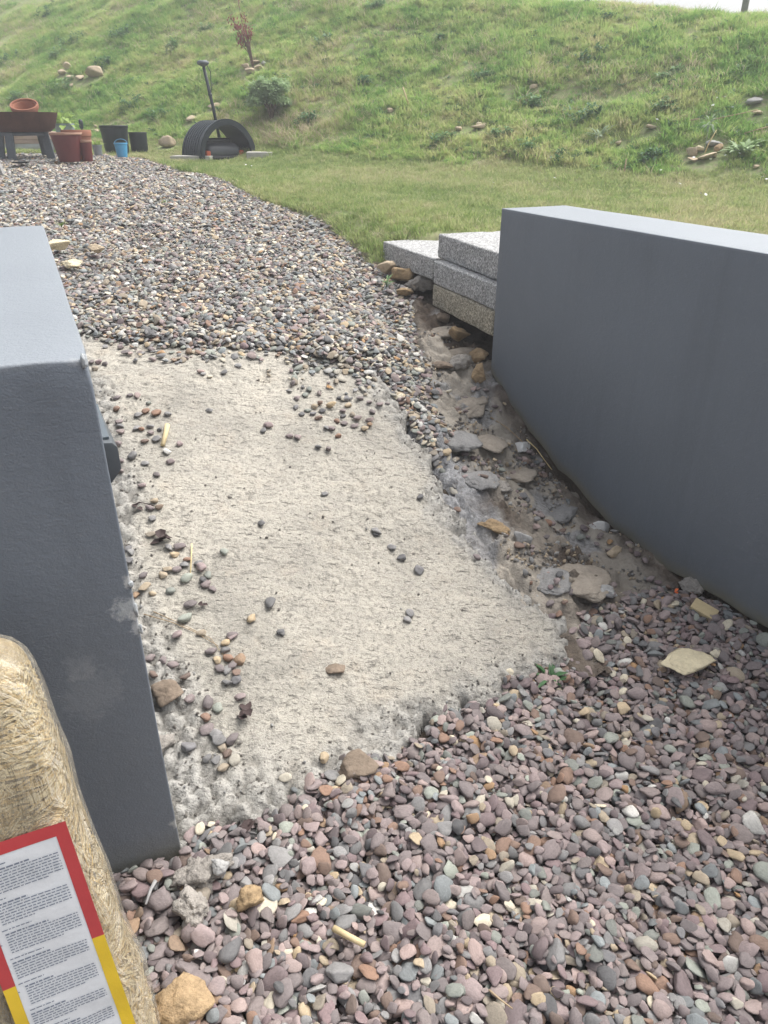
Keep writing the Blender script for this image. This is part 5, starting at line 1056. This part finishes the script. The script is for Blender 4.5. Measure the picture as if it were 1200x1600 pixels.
# ---------------------------------------------------------------- grass
GL = bpy.data.collections.new('tuft_shapes')
def tuft(seed, n, h, spread, wid, mat, lean=.5):
    r = np.random.default_rng(seed); V, Fc = [], []
    for i in range(n):
        a = r.uniform(0, 6.28); rad = spread * sqrt(r.random()); bx, by = cos(a) * rad, sin(a) * rad; hh = h * r.uniform(.5, 1.15); a2 = a + r.normal(0, .8); ln = hh * lean * r.uniform(.2, 1.3); w = wid * r.uniform(.7, 1.3); sx, sy = -sin(a2), cos(a2); k = len(V)
        for f, ww in ((0, 1), (.4, .9), (.75, .6)):
            x, y, z = bx + cos(a2) * ln * f * f, by + sin(a2) * ln * f * f, hh * f * (1 - .18 * f * lean)
            V += [(x - sx * w * ww / 2, y - sy * w * ww / 2, z), (x + sx * w * ww / 2, y + sy * w * ww / 2, z)]
        V.append((bx + cos(a2) * ln, by + sin(a2) * ln, hh * (1 - .18 * lean))); Fc += [(k, k + 1, k + 3, k + 2), (k + 2, k + 3, k + 5, k + 4), (k + 4, k + 5, k + 6)]
    return mesh_np('tuft', V, Fc, mat)
defs = [('lawn_blade', 14, .045, .045, .0045, .9)] * 5 + [('bank_blade', 22, .078, .065, .0055, 1.0)] * 6 + [('dry_blade', 14, .095, .06, .005, 1.4)] * 3
for i, dfn in enumerate(defs): GL.objects.link(bpy.data.objects.new('%03d_tuft' % i, tuft(500 + i, *dfn[1:5], dfn[0], dfn[5])))
for i in range(3):
    b_ = MB(); r = np.random.default_rng(600 + i)
    for j in range(12): a = r.uniform(0, 6.28); e = r.uniform(.15, 1.0); b_.leaf((cos(a) * .012, sin(a) * .012, .01 + .03 * r.random()), (cos(a) * cos(e), sin(a) * cos(e), sin(e)), (0, 0, 1), r.uniform(.05, .10), r.uniform(.02, .034), .4)
    GL.objects.link(bpy.data.objects.new('%03d_tuft' % (len(defs) + i), b_.mesh('tuft', 'weed_leaf')))
N = 640000
X_ = rng.uniform(-16, 11, N); Y_ = rng.uniform(3.6, 26, N); ok = (np.abs(X_) < .74 * Y_ + .3); X_, Y_ = X_[ok], Y_[ok]; N = len(X_); zz = H(X_, Y_); s, t = to_st(X_, Y_); nb, mb = bank_nm(X_, Y_)
te = t_edge(s) + (fbm(X_, Y_, 4, 97, 3) - .5) * .14
ok = in_view(X_, Y_, zz + .05, 230, 120) & (((s > 3.9) & (t > te)) | (s > 11.75) | ((s > .5) & (t > 2.37)))
fcx, fcy = to_st(fc.x + axd.x * .3, fc.y + axd.y * .3); ok &= ~((np.abs(X_ - fc.x - axd.x * .3) < .30) & (np.abs(Y_ - fc.y - axd.y * .3) < .36))
topz = 2.73 + .147 * np.clip(-2.3 - mb, -6, 12) + .25 * np.clip(-6.5 - mb, 0, 10); ok &= nb < 8.3 + (topz - 1.1) / .55 + 2.0
X_, Y_, zz, nb, mb = X_[ok], Y_[ok], zz[ok], nb[ok], mb[ok]; onb = nb > 8.25 + .5 * (fbm(X_, Y_, 1.3, 302, 2) - .5); N = len(X_); rnd = rng.random(N); pt = fbm(X_, Y_, .9, 303, 4); pt2 = fbm(X_, Y_, 2.6, 304, 3)
s_, t_ = to_st(X_, Y_); blk = ((t_ > 1.95) & (t_ < 2.66) & (s_ > 3.0) & (s_ < 4.66))
clr = np.zeros(N, bool)
for (cx_, cy_, cr_) in CLEAR: clr |= np.hypot(X_ - cx_, (Y_ - cy_) * .9) < cr_
# lawn
kl = ~onb & ~blk & ~clr & (rnd < .55 + .5 * pt2); dist = np.hypot(X_, Y_)
idx = rng.integers(0, 5, N); idx = np.where(rng.random(N) < .05 + .12 * (pt2 > .56), rng.integers(11, 14, N), idx)
sc_l = rng.uniform(.7, 1.3, N) * (.75 + .6 * pt); drys = (idx >= 11); sc_l = np.where(drys, sc_l * .45, sc_l)
def mk(name, m_, idx_, sc_, label):
    i = np.where(m_)[0]; rot = np.stack([rng.normal(0, .15, len(i)), rng.normal(0, .15, len(i)), rng.uniform(0, 6.28, len(i))], 1); sc3 = np.repeat(sc_[i][:, None], 3, 1); print(name, len(i))
    return tag(points_obj(name, np.stack([X_[i], Y_[i], zz[i] - .004], 1), rot, sc3, idx_[i], GL), label, 'grass', kind='stuff')
mk('lawn_grass', kl, idx, sc_l, 'short yellowish green lawn grass between the gravel and the bank')
# bank
bare = (pt2 > .63) & (pt > .48)
kb_ = onb & ~clr & (rnd < np.where(bare, .25, .72)); idb = rng.integers(5, 11, N); q = rng.random(N); idb = np.where(q < .05 + .26 * sstep(.54, .68, pt), rng.integers(11, 14, N), idb); dryp = gp(450, 212); dq_ = np.exp(-(((X_ - dryp.x) / .9) ** 2 + ((Y_ - dryp.y) / .8) ** 2)); idb = np.where(q < .75 * dq_, rng.integers(11, 14, N), idb); idb = np.where((q > .93) & (dq_ < .3), rng.integers(14, 17, N), idb) if True else np.where(q > .86 + .0 * pt, rng.integers(14, 17, N), idb)
sc_b = rng.uniform(.55, 1.25, N) * (.55 + .9 * (1 - pt2)); sc_b = np.where(idb >= 14, sc_b * .75, sc_b)
mk('bank_grass', kb_, idb, sc_b, 'rough long grass covering the steep bank')

# ---------------------------------------------------------------- the hazy air over the garden
m = bpy.data.materials.new('haze'); m.use_nodes = True; n = m.node_tree; n.nodes.clear(); out = n.nodes.new('ShaderNodeOutputMaterial')
pv = n.nodes.new('ShaderNodeVolumePrincipled'); pv.inputs['Color'].default_value = (.95, .97, 1.0, 1); pv.inputs['Density'].default_value = .0075; pv.inputs['Anisotropy'].default_value = .3
n.links.new(pv.outputs[0], out.inputs['Volume']); MATS['haze'] = m
b_ = MB(); b_.box((-95, -45, -2.0), (95, 155, 8.2)); tag(b_.build('haze', 'haze', None, False), kind='stuff')
